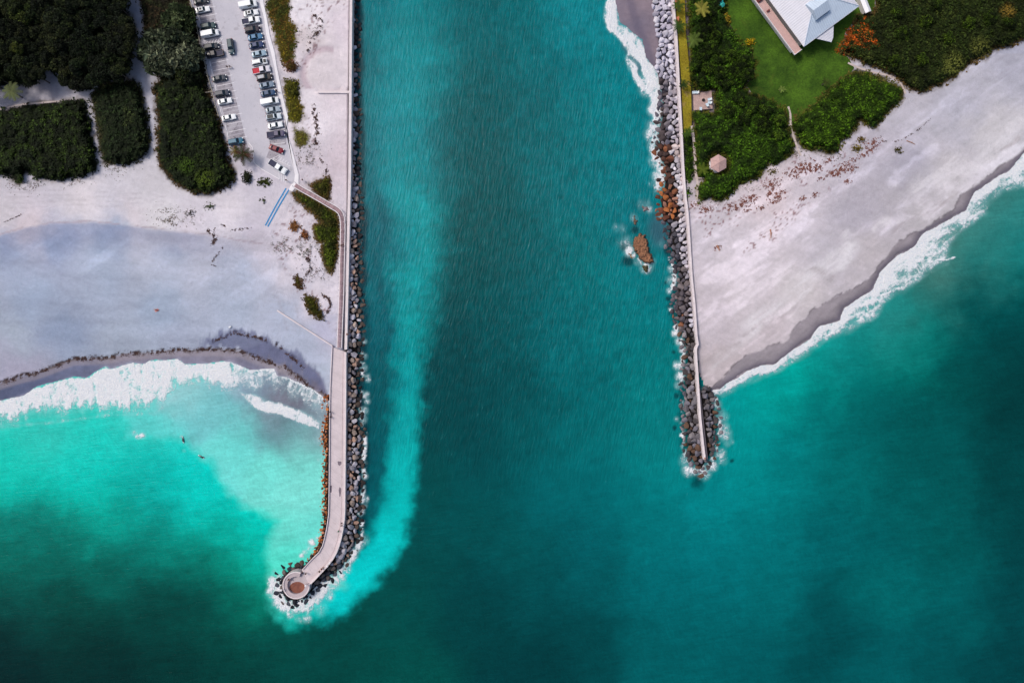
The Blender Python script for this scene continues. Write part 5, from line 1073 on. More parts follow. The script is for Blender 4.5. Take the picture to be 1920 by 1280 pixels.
thicket('ground_cover', V_MED, .35, [(96, 84, 18), (124, 100, 26), (76, 84, 22), (110, 80, 30), (66, 74, 24)], 'olive and rust ground cover strip right beside the sidewalk', 'ground cover', seed=121, rough=16, leaf=.24, dome=8)
thicket('ground_cover', V_MED2, .8, [(104, 100, 22), (84, 84, 20), (122, 106, 34)], 'yellow green shrubs in the sandy strip beside the southern sidewalk', 'ground cover', seed=131, rough=16, leaf=.24, dome=8, dens=.9)
thicket('ground_cover', V_MED3, .6, [(112, 110, 36), (92, 96, 30), (130, 104, 60)], 'sparse olive tuft patch at the south end of the sandy strip', 'ground cover', seed=141, rough=16, leaf=.22, dome=7, dens=.7)
def shrub(x, y, rx, ry, H, cols, lab, seed, name='shrub', rough=6, dens=1.2, leaf=.22, n=14, edge=None):
    P = [(x + rx * math.cos(2 * math.pi * i / n), y + ry * math.sin(2 * math.pi * i / n)) for i in range(n)]
    return thicket(name, P, H, cols, lab, 'shrub', seed=seed, kind='thing', rough=rough, dens=dens, leaf=leaf, dome=7, edge=edge, ramp=8)
thicket('shrub', V_BUSH1, 1.2, OL, 'small oval olive shrub alone on the pale dune', 'shrub', seed=151, kind='thing', rough=4, dome=7, edge=(90, 60, 40))
thicket('shrub', V_BUSH2, 1.3, OL, 'larger olive shrub just above the low white wall', 'shrub', seed=161, kind='thing', rough=4, dome=7, edge=(90, 70, 40))
shrub(545.5, 124, 13, 12, 1.4, [(84, 70, 24), (64, 54, 24), (104, 66, 40)], 'round brown green shrub next to the curved sand bank', 171, edge=(112, 60, 40))
shrub(547.5, 165, 13, 17, 1.4, [(92, 92, 20), (74, 76, 20)], 'round olive shrub just south of the brown one by the sidewalk', 181)
shrub(463, 333, 9, 13, 1.5, [(40, 48, 22), (52, 58, 28), (34, 38, 22)], 'dark oval shrub on the sand at the end of the car park', 191)
shrub(495, 342, 14, 6, 1.0, [(66, 74, 30), (50, 58, 24)], 'flat spiky green shrub south of the slanted white pickup', 201, rough=7)
shrub(494, 375, 6, 5, .8, [(80, 90, 60), (60, 66, 44)], 'small sparse grey green shrub west of the blue mats', 211, rough=9, dens=.7)
shrub(395, 387, 13, 6, .7, [(90, 100, 70), (70, 74, 60)], 'sparse grey green shrub on open sand below the dark thicket', 221, rough=14, dens=.5)
shrub(357, 397, 8, 6, .6, [(92, 92, 86), (74, 72, 74)], 'greyish scrub tuft on open sand, west of a greener one', 231, rough=10, dens=.5)
shrub(552, 423, 12, 9, .6, [(156, 108, 62), (128, 84, 50)], 'sandy orange tuft of dry dune grass north of its twin', 241, rough=10, name='dune_grass', leaf=.26, dens=.8)
shrub(571, 441, 10, 9, .6, [(140, 86, 50), (110, 70, 46)], 'darker rusty tuft of dry dune grass south east of its twin', 251, rough=10, name='dune_grass', leaf=.26, dens=.8)
shrub(1291.5, 361, 6, 7, 1.0, EG, 'small round green shrub by the forked sand path and east seawall', 261, rough=3)
shrub(1685, 281, 7, 6, .9, [(86, 78, 30), (66, 62, 26)], 'lone small olive shrub far out on the east beach', 271, rough=3)
shrub(1616, 263, 7, 6, .7, [(104, 84, 30), (84, 72, 30)], 'small olive shrub at the tip of the thicket on the east beach', 281, rough=4)
shrub(1607, 278, 11, 6, .6, [(110, 96, 34), (90, 76, 34)], 'low olive shrub just below the thicket tip on the east beach', 291, rough=5)
shrub(1364, 35, 8, 9, 1.8, [(150, 120, 24), (124, 110, 30)], 'yellow gold shrub on the lawn edge closer to the seawall', 301, rough=4)
shrub(1406, 79, 8, 8, 1.8, [(186, 150, 10), (150, 128, 20)], 'bright yellow shrub at the end of a dirt strip on the lawn', 311, rough=4)
shrub(1449, 322, 9, 5, .6, [(108, 92, 40), (88, 80, 36)], 'low dry shrub fringing the thicket near the red seaside plants', 321, rough=6)

barkm = mat('bark', (0.09, 0.07, 0.055), 0.95, 0.3, 3)
def crown_mesh(seed, cols, n_=3600, lobes=18, flat=.55, leaf=.3, feathery=False):
    rg = np.random.default_rng(seed); C0 = []
    for i in range(lobes):
        a = rg.uniform(0, 6.28); d = rg.uniform(.1, .84) if i else 0; C0.append((d * math.cos(a), d * math.sin(a), rg.uniform(-.2, .3) + .35 * (1 - d), rg.uniform(.18, .42)))
    C0 = np.array(C0); k = rg.integers(0, lobes, n_); v = rg.normal(size=(n_, 3)); v[:, 2] = np.abs(v[:, 2]) * .9 - .15; v /= np.linalg.norm(v, axis=1)[:, None]
    rad = C0[k, 3:4] * rg.uniform(.55 if feathery else .78, 1.05, (n_, 1)); P = C0[k, :3] + v * rad * np.array([1, 1, .8])
    col = Cn(np.array(cols))[rg.integers(0, len(cols), lobes)][k] * (.35 + 1.9 * rg.uniform(0, 1, (n_, 1)) ** 3); P[:, 2] *= flat * 1.6
    V_, F_, C_ = leaves(P * 1.0, leaf / 4.2, col, up=.55, rg=rg, long=1.8 if feathery else 1.0)
    me = npmesh('crown', V_, F_, C_); me.materials.append(leafm); return me
def trunk_mesh(seed):
    rg = random.Random(seed); mb = MB(); mb.cyl((0, 0, -1.3), (.05, .03, -.2), .075, .05, 8)
    for i in range(5):
        a = i * 1.26 + rg.uniform(-.3, .3); mb.cyl((.03, .02, -.45 + .08 * i), (.5 * math.cos(a), .5 * math.sin(a), .25 + rg.uniform(-.1, .2)), .035, .012, 6)
    return mb.mesh('trunk', barkm)
CM = [crown_mesh(s, [(30, 38, 22), (40, 50, 28), (24, 32, 20), (50, 58, 32)]) for s in (1, 2, 3, 4, 5)]; TM = [trunk_mesh(s) for s in (1, 2)]
def tree(px, py, rad, h, lab, grp=None, cm=None, tint=(1, 1, 1), name='tree'):
    zc = Z0 + h - rad * .75; o = empty(name, W(px, py, Z0 + h * .85).xy.to_3d() + Vector((0, 0, Z0)), random.uniform(0, 6.28), lab, 'tree', grp)
    c = link(bpy.data.objects.new('crown', cm or random.choice(CM)), o); c.location = (0, 0, zc - Z0); c.scale = (rad, rad, rad); c.color = tint + (1,)
    tr = link(bpy.data.objects.new('trunk', random.choice(TM)), o); tr.location = (0, 0, zc - Z0); tr.scale = (rad, rad, (zc - Z0) / 1.3); return o
pts = []
for i in range(4000):
    x, y = random.uniform(-60, 256), random.uniform(-50, 172); r_ = random.uniform(15, 25)
    if float(sdf(np.array([x]), np.array([y]), V_FOREST)[0]) < r_ * .62: continue
    if all(math.hypot(x - a, y - b) > .56 * (r_ + c) for a, b, c in pts): pts.append((x, y, r_))
for x, y, r_ in pts:
    g = random.uniform(.8, 1.15); tree(x, y, r_ / 6 * 1.12, random.uniform(6.2, 8.2), 'dark green crown in the dense forest at the top left corner', 'trees of the dense corner forest', tint=(g * random.uniform(.9, 1.15), g, g * random.uniform(.85, 1.1)))
thicket('undergrowth', V_FOREST, 2.2, DK2, 'dark undergrowth beneath the corner forest', 'undergrowth', seed=401, dens=.6)
GM = [crown_mesh(s, [(40, 58, 16), (60, 84, 22), (34, 48, 14), (78, 104, 26)]) for s in (51, 52, 53)]
for x, y, r_ in ((1303, 118, 2.2), (1318, 100, 2.5), (1338, 88, 2.4), (1352, 108, 2.6), (1374, 100, 2.2), (1396, 112, 2.4), (1404, 136, 2.3), (1380, 130, 2.7), (1352, 138, 2.4), (1328, 128, 2.6), (1312, 148, 2.2), (1362, 160, 2.3), (1385, 185, 2.4), (1410, 196, 2.5), (1440, 206, 2.5), (1464, 222, 2.2), (1432, 232, 2.6), (1400, 224, 2.4), (1366, 205, 2.2), (1460, 252, 2.3), (1330, 50, 2.6), (1345, 66, 2.3), (1318, 66, 2.2), (1334, 26, 2.4)):
    g = random.uniform(.7, 1.2); g *= .6 if y < 70 else 1; tree(x, y, r_, 4.4, 'bushy green crown rising from the thicket around the brick patio', 'crowns in the thicket around the patio', cm=random.choice(GM), tint=(g, g, g))  # crowns in the shaded north end darkened through their tint
for x, y, r_ in ((1700, 60, 2.6), (1740, 40, 2.4), (1780, 70, 2.6), (1680, 110, 2.3), (1730, 110, 2.5), (1820, 40, 2.5), (1860, 30, 2.3), (1690, 20, 2.6), (1760, 10, 2.4), (1900, 40, 2.4)):
    g = random.uniform(.65, 1.0); tree(x, y, r_, 4.2, 'dark bushy crown in the long thicket east of the pale roofed house', 'crowns in the thicket beyond the house', cm=random.choice(GM), tint=(g, g * .95, g))
FE = [crown_mesh(s, [(88, 96, 74), (74, 84, 64), (104, 110, 86), (60, 70, 50)], 5200, 22, .5, .34, True) for s in (31, 32)]
tree(298, 92, 7.6, 8.5, 'big feathery grey green pine hanging over the sandy trail', cm=FE[0], name='pine_tree')
tree(338, 95, 5.6, 7, 'smaller feathery pine touching the big one on its car park side', cm=FE[1], name='pine_tree')
tree(330, 30, 5.0, 6, 'feathery dark tree near the top between trail and fence', cm=FE[1], tint=(.7, .8, .55), name='pine_tree')
tree(345, 135, 4.6, 5.5, 'dark bushy tree between the pines and the thicket', tint=(1.1, 1.1, .9))
tree(30, 20, 4.0, 8.4, 'paler mid green tree in the corner of the forest', tint=(1.9, 1.9, 1.1)); tree(30, 90, 2.2, 8.4, 'small yellow green treetop inside the dark forest', tint=(2.8, 2.5, 1.2))  # leaf tint raised for both trees

def palm(px, py, n_, L, h, col, lab, seed, droop=.5, name='palm_tree', tint2=None):
    rg = np.random.default_rng(seed); o = empty(name, W(px, py, Z0 + h).xy.to_3d() + Vector((0, 0, Z0)), 0, lab, 'palm')
    mb = MB(); mb.cyl((0, 0, 0), (.1, .05, h), .18, .12, 8); mb.build('trunk', barkm, o)
    for i in range(n_):
        a = 2 * math.pi * i / n_ + rg.uniform(-.25, .25); l = L * rg.uniform(.75, 1.1); V_, F_ = [], []; k = 0
        cc = np.array(C(*(tint2 if tint2 and i % 3 == 0 else col))) * rg.uniform(.7, 1.3)
        S_ = 9
        for j in range(S_):
            t0 = (j + .3) / S_; x = l * t0; z = h + .5 * t0 * 1.2 - droop * l * t0 ** 2 * .6; wl = l * .30 * (1 - .75 * abs(t0 - .35))
            for sg in (-1, 1):
                b0 = (x, 0, z); b1 = (x + .10 * l, 0, z - .02); tip = (x + wl * .75, sg * wl, z - .12 * wl); V_ += [b0, b1, tip, ((b0[0] + tip[0]) / 2 - .03, sg * wl * .5, z - .05)]; F_.append((k, k + 1, k + 2, k + 3) if sg > 0 else (k + 3, k + 2, k + 1, k)); k += 4
        V_ = np.array(V_); ca, sa = math.cos(a), math.sin(a); X = V_[:, 0] * ca - V_[:, 1] * sa + .1; Y = V_[:, 0] * sa + V_[:, 1] * ca + .05
        me = npmesh('frond', np.stack([X, Y, V_[:, 2]], 1), np.array(F_), np.tile(cc, (len(V_), 1))); me.materials.append(leafm); link(bpy.data.objects.new('frond', me), o)
    return o
palm(20, 172, 14, 3.0, 5, (84, 92, 56), 'pale fronded palm at the left edge by the dark forest', 1)
palm(456, 289, 13, 3.2, 3.5, (40, 44, 16), 'palm with red brown fronds at the end of the parked row', 2, tint2=(66, 40, 28)); palm(440, 284, 10, 2.0, 2.4, (90, 84, 26), 'small yellowish palm between the thicket and the red brown palm', 3, tint2=(120, 84, 40))
palm(1272, 12, 10, 1.9, 2.5, (58, 78, 24), 'northernmost small palm in the verge beside the east seawall', 4); palm(1273, 49, 11, 2.2, 2.5, (52, 78, 26), 'second small palm along the verge beside the east seawall', 5)
palm(1281, 159, 11, 1.7, 2.5, (36, 58, 20), 'small dark palm in the verge level with the brick patio', 6); palm(1289, 248, 9, 1.7, 2, (60, 84, 24), 'little palm at the head of the slim hedge', 7)
palm(1300, 75, 9, 2.6, 4.5, (86, 104, 44), 'lighter palm rising from the dark thicket near the verge', 8); palm(1315, 17, 9, 2.4, 5.5, (134, 130, 56), 'yellowish palm with broad fronds over the dark thicket', 9, droop=.2)
palm(1318, 318, 9, 2.0, 2.4, (84, 100, 30), 'bright palm just west of the hexagonal shelter', 10); palm(1548, 154, 9, 1.5, 2.5, (54, 66, 24), 'tiny palm with a pale pole on the open lawn', 11); palm(1465, 168, 7, 1.3, 1.2, (110, 130, 60), 'low sprawling palm seedling on the lawn', 12)

# small strewn plants, wrack, driftwood
def flakes(name, x, y, size, col, lab, cat, z=.05, up=.85, long=1.0):
    zz = land_z(x, y) + z; V_, F_, C_ = leaves(Wn(x, y, zz), size, col, up, long=long); me = npmesh(name, V_, F_, np.clip(C_, 0, .9)); me.materials.append(leafm)
    return tag(link(bpy.data.objects.new(name, me)), lab, cat, kind='stuff')
cl = [(1372, 388, 10), (1385, 384, 8), (1396, 380, 12), (1410, 372, 8), (1448, 345, 12), (1443, 362, 9), (1455, 370, 10), (1464, 362, 7), (1450, 380, 6), (1497, 318, 9), (1510, 312, 13), (1520, 314, 11), (1530, 318, 8), (1490, 330, 7), (1560, 325, 8), (1575, 315, 10), (1570, 328, 7), (1595, 318, 9), (1600, 300, 6), (1620, 290, 7), (1636, 268, 10), (1632, 282, 7),
      (1640, 215, 10), (1668, 200, 6), (1555, 300, 7), (1480, 322, 7), (1300, 385, 7), (1325, 392, 8), (1528, 365, 6), (1505, 372, 5), (1345, 465, 5), (1540, 335, 5), (1425, 390, 5), (1400, 395, 5), (1590, 340, 6)]
X, Y, CC = [], [], []
for cx, cy, r_ in cl:
    n_ = int(r_ * r_ * 4.5); a = RNG.uniform(0, 6.28, n_); d = r_ * RNG.uniform(0, 1.25, n_); x = cx + d * np.cos(a) * 1.6; y = cy + d * np.sin(a) * .9 - d * np.cos(a) * .4; m_ = fbm(x / 3.2, y / 3.2, 501, 4) > .52 + .1 * (d > r_); X.append(x[m_]); Y.append(y[m_])
X, Y = np.concatenate(X), np.concatenate(Y); CC = Cn(np.array([(126, 74, 66), (142, 92, 82), (104, 66, 60), (156, 112, 100)]))[RNG.integers(0, 4, len(X))] * RNG.uniform(.7, 1.2, (len(X), 1))
flakes('creeping_vines', X, Y, .17, CC, 'reddish creeping beach plants strewn across the top of the east beach', 'beach plants', .08)
X, Y = [], []
for line, w, n_, th in ((WRACK[1:-1], 4.5, 5200, .5), ([(400, 640), (440, 625), (480, 632), (510, 640), (530, 655), (560, 682), (570, 690)], 3, 1300, .5), ([(388, 432), (398, 437), (405, 447), (398, 458)], 3.5, 420, .45), ([(400, 432), (412, 422), (425, 424), (432, 432), (452, 430), (470, 428)], 2, 320, .5), ([(418, 465), (411, 474), (402, 484), (396, 496), (406, 500)], 2, 130, .5),
                ([(586, 25), (603, 40), (598, 55), (585, 75), (578, 90), (572, 100)], 4, 900, .55), ([(588, 198), (592, 225), (596, 250), (592, 272)], 4.5, 1000, .5), ([(600, 290), (606, 305), (612, 320), (616, 330)], 4, 260, .5), ([(600, 552), (617, 560), (620, 575), (610, 592)], 3, 380, .45), ([(580, 492), (575, 480), (585, 500), (572, 520)], 5, 300, .5),
                ([(1652, 255), (1655, 265), (1680, 265), (1690, 262), (1720, 245), (1745, 222)], 1.6, 160, .45), ([(8, 416), (30, 407), (40, 402)], 1, 60, .4), ([(590, 740), (600, 748), (612, 755)], 3, 200, .4)):
    q = np.array(resample(line, 200)); i = RNG.integers(0, 200, n_); x = q[i, 0] + RNG.normal(0, w * .5, n_); y = q[i, 1] + RNG.normal(0, w * .5, n_); m_ = fbm(x / 5, y / 5, 511, 3) > th; X.append(x[m_]); Y.append(y[m_])
X, Y = np.concatenate(X), np.concatenate(Y); CC = Cn(np.array([(66, 46, 44), (84, 60, 54), (54, 44, 50), (104, 78, 66)]))[RNG.integers(0, 4, len(X))] * RNG.uniform(.6, 1.2, (len(X), 1))
flakes('seaweed', X, Y, .16, CC, 'dark seaweed wrack strewn in lines over the sand', 'seaweed', .03)
X, Y = [], []
for P, n_ in (((0, 330, 190, 60, 350), 0), ((60, 345), 260), ((140, 340), 200), ((220, 318), 200), ((320, 412), 360), ((350, 408), 300), ((310, 400), 160), ((30, 345), 150), ((1400, 350), 120), ((1500, 290), 260), ((1560, 285), 200), ((1330, 385), 120), ((530, 460), 300), ((570, 470), 420), ((590, 510), 260), ((556, 380), 60), ((575, 60), 200), ((570, 300), 300), ((580, 280), 200)):
    if not n_: continue
    X.append(P[0] + RNG.normal(0, 14, n_)); Y.append(P[1] + RNG.normal(0, 8, n_))
X, Y = np.concatenate(X), np.concatenate(Y); m_ = fbm(X / 6, Y / 6, 521, 3) > .5; X, Y = X[m_], Y[m_]
flakes('dune_sprigs', X, Y, .15, Cn(np.array([(104, 104, 84), (120, 96, 90), (84, 84, 66)]))[RNG.integers(0, 3, len(X))], 'thin sprigs of dune plants scattered over the open sand', 'dune plants', .04)
wd = mat('driftwood', C(176, 128, 104), .9)
def log_(a, b, r_, lab):
    mb = MB(); A, B = W(*a, gz(*a) + .1), W(*b, gz(*b) + .1); m_ = (A + B) / 2 + Vector((.12, .05, .03)); mb.cyl(A, m_, r_, r_ * .85, 7); mb.cyl(m_, B, r_ * .85, r_ * .5, 7); mb.cyl(m_, m_ + Vector((.3, .35, .15)), r_ * .4, r_ * .15, 5)
    tag(mb.build('driftwood_log', wd), lab, 'driftwood')
log_((1444.5, 430), (1445.5, 447), .22, 'pale upright driftwood log on the sand of the east beach'); log_((1700, 264), (1716, 271), .14, 'thin driftwood branch near the lone shrub on the east beach'); log_((1344, 460), (1349, 470), .3, 'stubby brown driftwood piece near the wall on the east beach')

# ---------------------------------------------------------------- buildings
def seamroof(name, c, dx, sc=2.2):
    t = NT(name); co = t.coord(obj=True); w = t.n('ShaderNodeTexWave'); w.wave_type = 'BANDS'; w.bands_direction = dx; t.l(co, w.inputs['Vector']); w.inputs['Scale'].default_value = sc; w.inputs['Distortion'].default_value = 0
    n_ = t.noise(co, .5, 5, .65); v = t.math('MULTIPLY', t.rng(w.outputs[1], 0, .25, .87, 1.0), t.rng(n_, .3, .7, .93, 1.05)); t.l(t.mix(1.0, c, gray(t, v), 'MULTIPLY'), t.b.inputs['Base Color']); t.set(Roughness=.45); t.bump(w.outputs[1], .03); return t.m
rfx = seamroof('metal_roof_a', C(206, 222, 240), 'X', .45); rfy = seamroof('metal_roof_b', C(226, 226, 236), 'Y', .45); pinkr = seamroof('terrace_boards', C(214, 178, 172), 'Y', .8)  # bluer and whiter copies of one roof metal paint the faces' light and shade
stucco = mat('white_stucco', C(232, 226, 224), .85, .06)
ang = math.atan2(620, 840); E = Z0 + 5.0; hc = W(1494, 96, E); ho = empty('beach_house', Vector((hc.x, hc.y, Z0)), ang, 'large house with pale metal hip roof and pink side terrace on the lawn', 'house')
LU, LV = 23.2, 26.0                             # local: x along the sea side, y away from it; the corner is the origin
tw = 2.6                                        # the terrace strip lies on the -x side
mb = MB(); mb.box((LU / 2 + .6 + tw / 2, LV / 2 + .4, 2.4), (LU - tw - 1.6, LV - 1.6, 4.8)); mb.build('walls', stucco, ho)
rx0, rx1, ry0, ry1 = tw, LU, -.2, LV; e = 5.0; rd = 3.2; hw = (rx1 - rx0) / 2
A, B, Cc_, D = Vector((rx0, ry0, e)), Vector((rx1, ry0, e)), Vector((rx1, ry1, e)), Vector((rx0, ry1, e)); r0 = Vector((rx0 + hw, ry0 + hw, e + rd)); r1 = Vector((rx0 + hw, ry1 - hw + 4, e + rd))
for f_, m_, nm in (((A, B, r0), rfx, 'roof'), ((B, Cc_, r1, r0), rfy, 'roof'), ((Cc_, D, r1), rfx, 'roof'), ((D, A, r0, r1), rfy, 'roof')):
    mb = MB(); dn = Vector((0, 0, -.18)); P = list(f_); n_ = len(P); mb.add(P + [p + dn for p in P], [tuple(range(n_)), tuple(range(2 * n_ - 1, n_ - 1, -1))] + [(i, n_ + i, n_ + (i + 1) % n_, (i + 1) % n_) for i in range(n_)]); mb.build(nm, m_, ho)
mb = MB()
for a, b in ((A, r0), (B, r0), (r0, r1), (Cc_, r1), (D, r1)): mb.cyl(a + Vector((0, 0, .03)), b + Vector((0, 0, .03)), .13, n=6)
mb.build('ridge_caps', mat('ridge_metal', C(206, 218, 236), .4), ho)
mb = MB()
for a, b in ((A, B), (B, Cc_), (A, D)): mb.cyl(a - Vector((0, 0, .1)), b - Vector((0, 0, .1)), .12, n=6)
mb.build('gutter', white, ho)
mb = MB(); x_, y_ = 11.6, 6.2; q = [Vector((x_ - 2.6, y_ - 2.4, 7.3)), Vector((x_ + 2.6, y_ - 2.4, 7.3)), Vector((x_ + 2.6, y_ + .2, 8.7)), Vector((x_ - 2.6, y_ + .2, 8.7)), Vector((x_ + 2.6, y_ + 3.2, 7.5)), Vector((x_ - 2.6, y_ + 3.2, 7.5))]
mb.add(q + [p - Vector((0, 0, 1.6)) for p in q], [(0, 1, 2, 3), (3, 2, 4, 5), (0, 6, 7, 1), (5, 4, 10, 11), (1, 7, 8, 2), (2, 8, 10, 4), (0, 3, 9, 6), (3, 5, 11, 9)]); dm = mb.build('dormer', rfx, ho)
mb = MB(); mb.box((x_, y_ - 2.44, 6.7), (3.6, .08, .7)); mb.build('dormer_window', glassm, dm)
mb = MB(); mb.box((tw / 2 - .1, LV / 2 - .3, 2.9), (tw + .1, LV + .2, .25)); mb.build('terrace', pinkr, ho)
mb = MB(); mb.box((-.18, LV / 2 - .3, 3.25), (.16, LV + .3, .5)); mb.box((LU * .0 + tw / 2 - .1, -.36, 3.25), (tw, .16, .5)); mb.build('terrace_parapet', white, ho)
mb = MB(); mb.box((tw / 2 + .5, LV / 2 + .5, 1.4), (tw - .8, LV - 1.2, 2.8)); mb.build('terrace_base', stucco, ho)
mb = MB(); mb.box((1.2, LV - 6.3, 3.4), (1.7, 1.6, .9), taper=.8); mb.build('terrace_seat', mat('dark_red_cushion', C(120, 60, 60), .9), ho); mb = MB(); mb.box((1.3, 15.2, 3.25), (.9, .5, .5)); mb.build('terrace_seat', mat('dark_red_cushion', C(120, 60, 60), .9), ho)
mb = MB(); b0 = 7.0; Q = [Vector((b0, -.2, 4.3)), Vector((b0 + 8.2, -.2, 4.3)), Vector((b0 + 7.0, -2.6, 4.0)), Vector((b0 + 1.6 + 1.0, -3.6, 4.0))]; Q = [Vector((b0, -.15, 4.6)), Vector((b0 + 7.0, -.15, 4.6)), Vector((b0 + 4.9, -3.1, 4.15)), Vector((b0 + 3.6, -4.0, 4.1)), ]
mb.add(Q + [p - Vector((0, 0, .18)) for p in Q], [(0, 1, 2, 3), (7, 6, 5, 4), (0, 4, 5, 1), (1, 5, 6, 2), (2, 6, 7, 3), (3, 7, 4, 0)]); mb.build('porch_roof', rfy, ho)
for i in range(4):
    mb = MB(); mb.box((6 + 4.4 * i, -.415 + .8, 2.6), (1.6, .05, 1.5)); 
    wi = mb.build('window', glassm, ho); mb = MB(); mb.box((6 + 4.4 * i, -.43 + .8, 1.8), (1.9, .09, .1)); mb.build('sill', white, wi)
mb = MB(); c_ = W(1622, 4, Z0 + 2.6); tr_ = empty('shed', Vector((c_.x, c_.y, Z0)), R(-68), 'slim white roofed shed east of the pale roofed house', 'shed')
mb.box((0, 0, 1.15), (5.6, 1.5, 2.3)); mb.build('walls', stucco, tr_); mb = MB()
mb.add([(-3.2, -.95, 2.3), (3.2, -.95, 2.3), (3.2, 0, 2.8), (-3.2, 0, 2.8), (3.2, .95, 2.3), (-3.2, .95, 2.3), (-3.2, -.95, 2.2), (3.2, -.95, 2.2), (3.2, .95, 2.2), (-3.2, .95, 2.2)], [(0, 1, 2, 3), (3, 2, 4, 5), (0, 6, 7, 1), (5, 4, 8, 9), (6, 9, 8, 7), (1, 7, 8, 4, 2), (0, 3, 5, 9, 6)]); mb.build('roof', mat('white_roof', C(244, 244, 250), .5, .04), tr_)
mb = MB(); mb.box((2.83, 0, .95), (.06, .8, 1.9)); mb.build('door', mat('grey_door', C(150, 140, 140), .6), tr_)
# hexagonal shelter
gc_ = W(1347.5, 306, Z0 + 2.8); gz_ = empty('gazebo', Vector((gc_.x, gc_.y, Z0)), 0, 'small hexagonal shelter with pink shingled roof in the green thicket', 'gazebo')
mb = MB(); ap = Vector((0, 0, 3.7)); rim = [Vector((2.75 * math.cos(R(90 + 60 * i)), 2.75 * math.sin(R(90 + 60 * i)), 2.6)) for i in range(6)]
V_ = [ap] + rim + [p - Vector((0, 0, .15)) for p in rim]; mb.add(V_, [(0, 1 + i, 1 + (i + 1) % 6) for i in range(6)] + [(1 + i, 7 + i, 7 + (i + 1) % 6, 1 + (i + 1) % 6) for i in range(6)] + [tuple(range(12, 6, -1))])
t = NT('shingle'); co = t.coord(obj=True); n_ = t.noise(co, 2.5, 5, .7); br = t.n('ShaderNodeTexBrick'); t.l(co, br.inputs[0]); br.inputs['Scale'].default_value = 2.2
for i, c in ((1, C(212, 176, 168)), (2, C(200, 166, 164)), (3, C(168, 130, 126))): br.inputs[i].default_value = c + (1,)
t.l(t.mix(1.0, br.outputs[0], gray(t, t.rng(n_, .3, .7, .88, 1.08)), 'MULTIPLY'), t.b.inputs['Base Color']); t.set(Roughness=.85); mb.build('roof', t.m, gz_)
mb = MB()
for p in rim: mb.cyl(p + Vector((0, 0, .02)), ap + Vector((0, 0, .02)), .05, n=5)
mb.build('hip_caps', mat('hip_cap', C(196, 160, 156), .8), gz_)
for i in range(6): a = R(90 + 60 * i); mb = MB(); mb.cyl((2.3 * math.cos(a), 2.3 * math.sin(a), 0), (2.3 * math.cos(a), 2.3 * math.sin(a), 2.6), .09, n=8); mb.build('post', white, gz_)
mb = MB(); mb.prism([(2.45 * math.cos(R(90 + 60 * i)), 2.45 * math.sin(R(90 + 60 * i))) for i in range(6)], .02, .16); mb.build('floor', concm, gz_)
# patio and its furniture
t = NT('patio_brick'); co = t.coord(); br = t.n('ShaderNodeTexBrick'); t.l(co, br.inputs[0]); br.inputs['Scale'].default_value = 1.6; n_ = t.noise(co, .5, 5, .6)
for i, c in ((1, C(192, 160, 156)), (2, C(214, 186, 176)), (3, C(150, 124, 118))): br.inputs[i].default_value = c + (1,)
t.l(t.mix(1.0, br.outputs[0], gray(t, t.rng(n_, .3, .7, .8, 1.12)), 'MULTIPLY'), t.b.inputs['Base Color']); t.set(Roughness=.9)
PAT = [(1300, 177), (1334, 170), (1336, 204), (1301, 207)]; mb = MB(); mb.prism([tuple(W(*p, Z0 + .15)[:2]) for p in PAT], Z0 - .2, Z0 + .15); tag(mb.build('patio', t.m), kind='structure')
frame_w = mat('white_resin', C(236, 240, 244), .5, .04); cush = mat('pale_blue_cushion', C(206, 226, 238), .8, .08)
def chair_(px, py, rz, lab, name='patio_chair', L=.9, cat='chair'):
    o = empty(name, W(px, py, Z0 + .15), R(rz), lab, cat, 'white seats around the brick patio')
    for sx in (-1, 1):
        for sy in (-1, 1): mb = MB(); mb.box((sx * (L / 2 - .06), sy * .3, .19), (.06, .06, .38)); mb.build('leg', frame_w, o)
    mb = MB(); mb.box((0, 0, .42), (L, .74, .08)); mb.build('seat', cush, o)
    mb = MB(); mb.box((-L / 2 - .12, 0, .72), (.09, .72, .62), ry=-.35); mb.build('backrest', frame_w, o)
    for sy in (-1, 1): mb = MB(); mb.box((.02, sy * .38, .6), (L * .7, .06, .05)); mb.build('armrest', frame_w, o)
    return o
chair_(1302.5, 174.5, 180, 'long white lounger at the corner of the patio nearest the seawall', 'sun_lounger', 1.7, 'lounger'); chair_(1329, 187.5, 190, 'white chair at the inland side of the patio, north of two others'); chair_(1329.3, 193.5, 175, 'middle white chair of three beside the fire pit'); chair_(1325, 197.3, 120, 'white chair in the row of three that stands closest to the surf'); chair_(1313, 204.5, 90, 'single white chair on the patio edge facing the fire pit')
fp = empty('fire_pit', W(1318.7, 188.2, Z0 + .15), 0, 'small round black fire pit in the middle of the brick patio', 'fire pit'); ring_m = mat('soot', (.02, .018, .018), .95)
mb = MB(); rs = []
for i in range(17): a = 2 * math.pi * i / 16; rs.append([Vector((r_ * math.cos(a), r_ * math.sin(a), z)) for r_, z in ((.36, .02), (.36, .32), (.46, .32), (.46, .02))])
mb.loft(rs, cap=False); mb.build('rim', ring_m, fp); mb = MB(); mb.prism([(.36 * math.cos(i * .52), .36 * math.sin(i * .52)) for i in range(12)], .01, .1); mb.build('ashes', ring_m, fp)
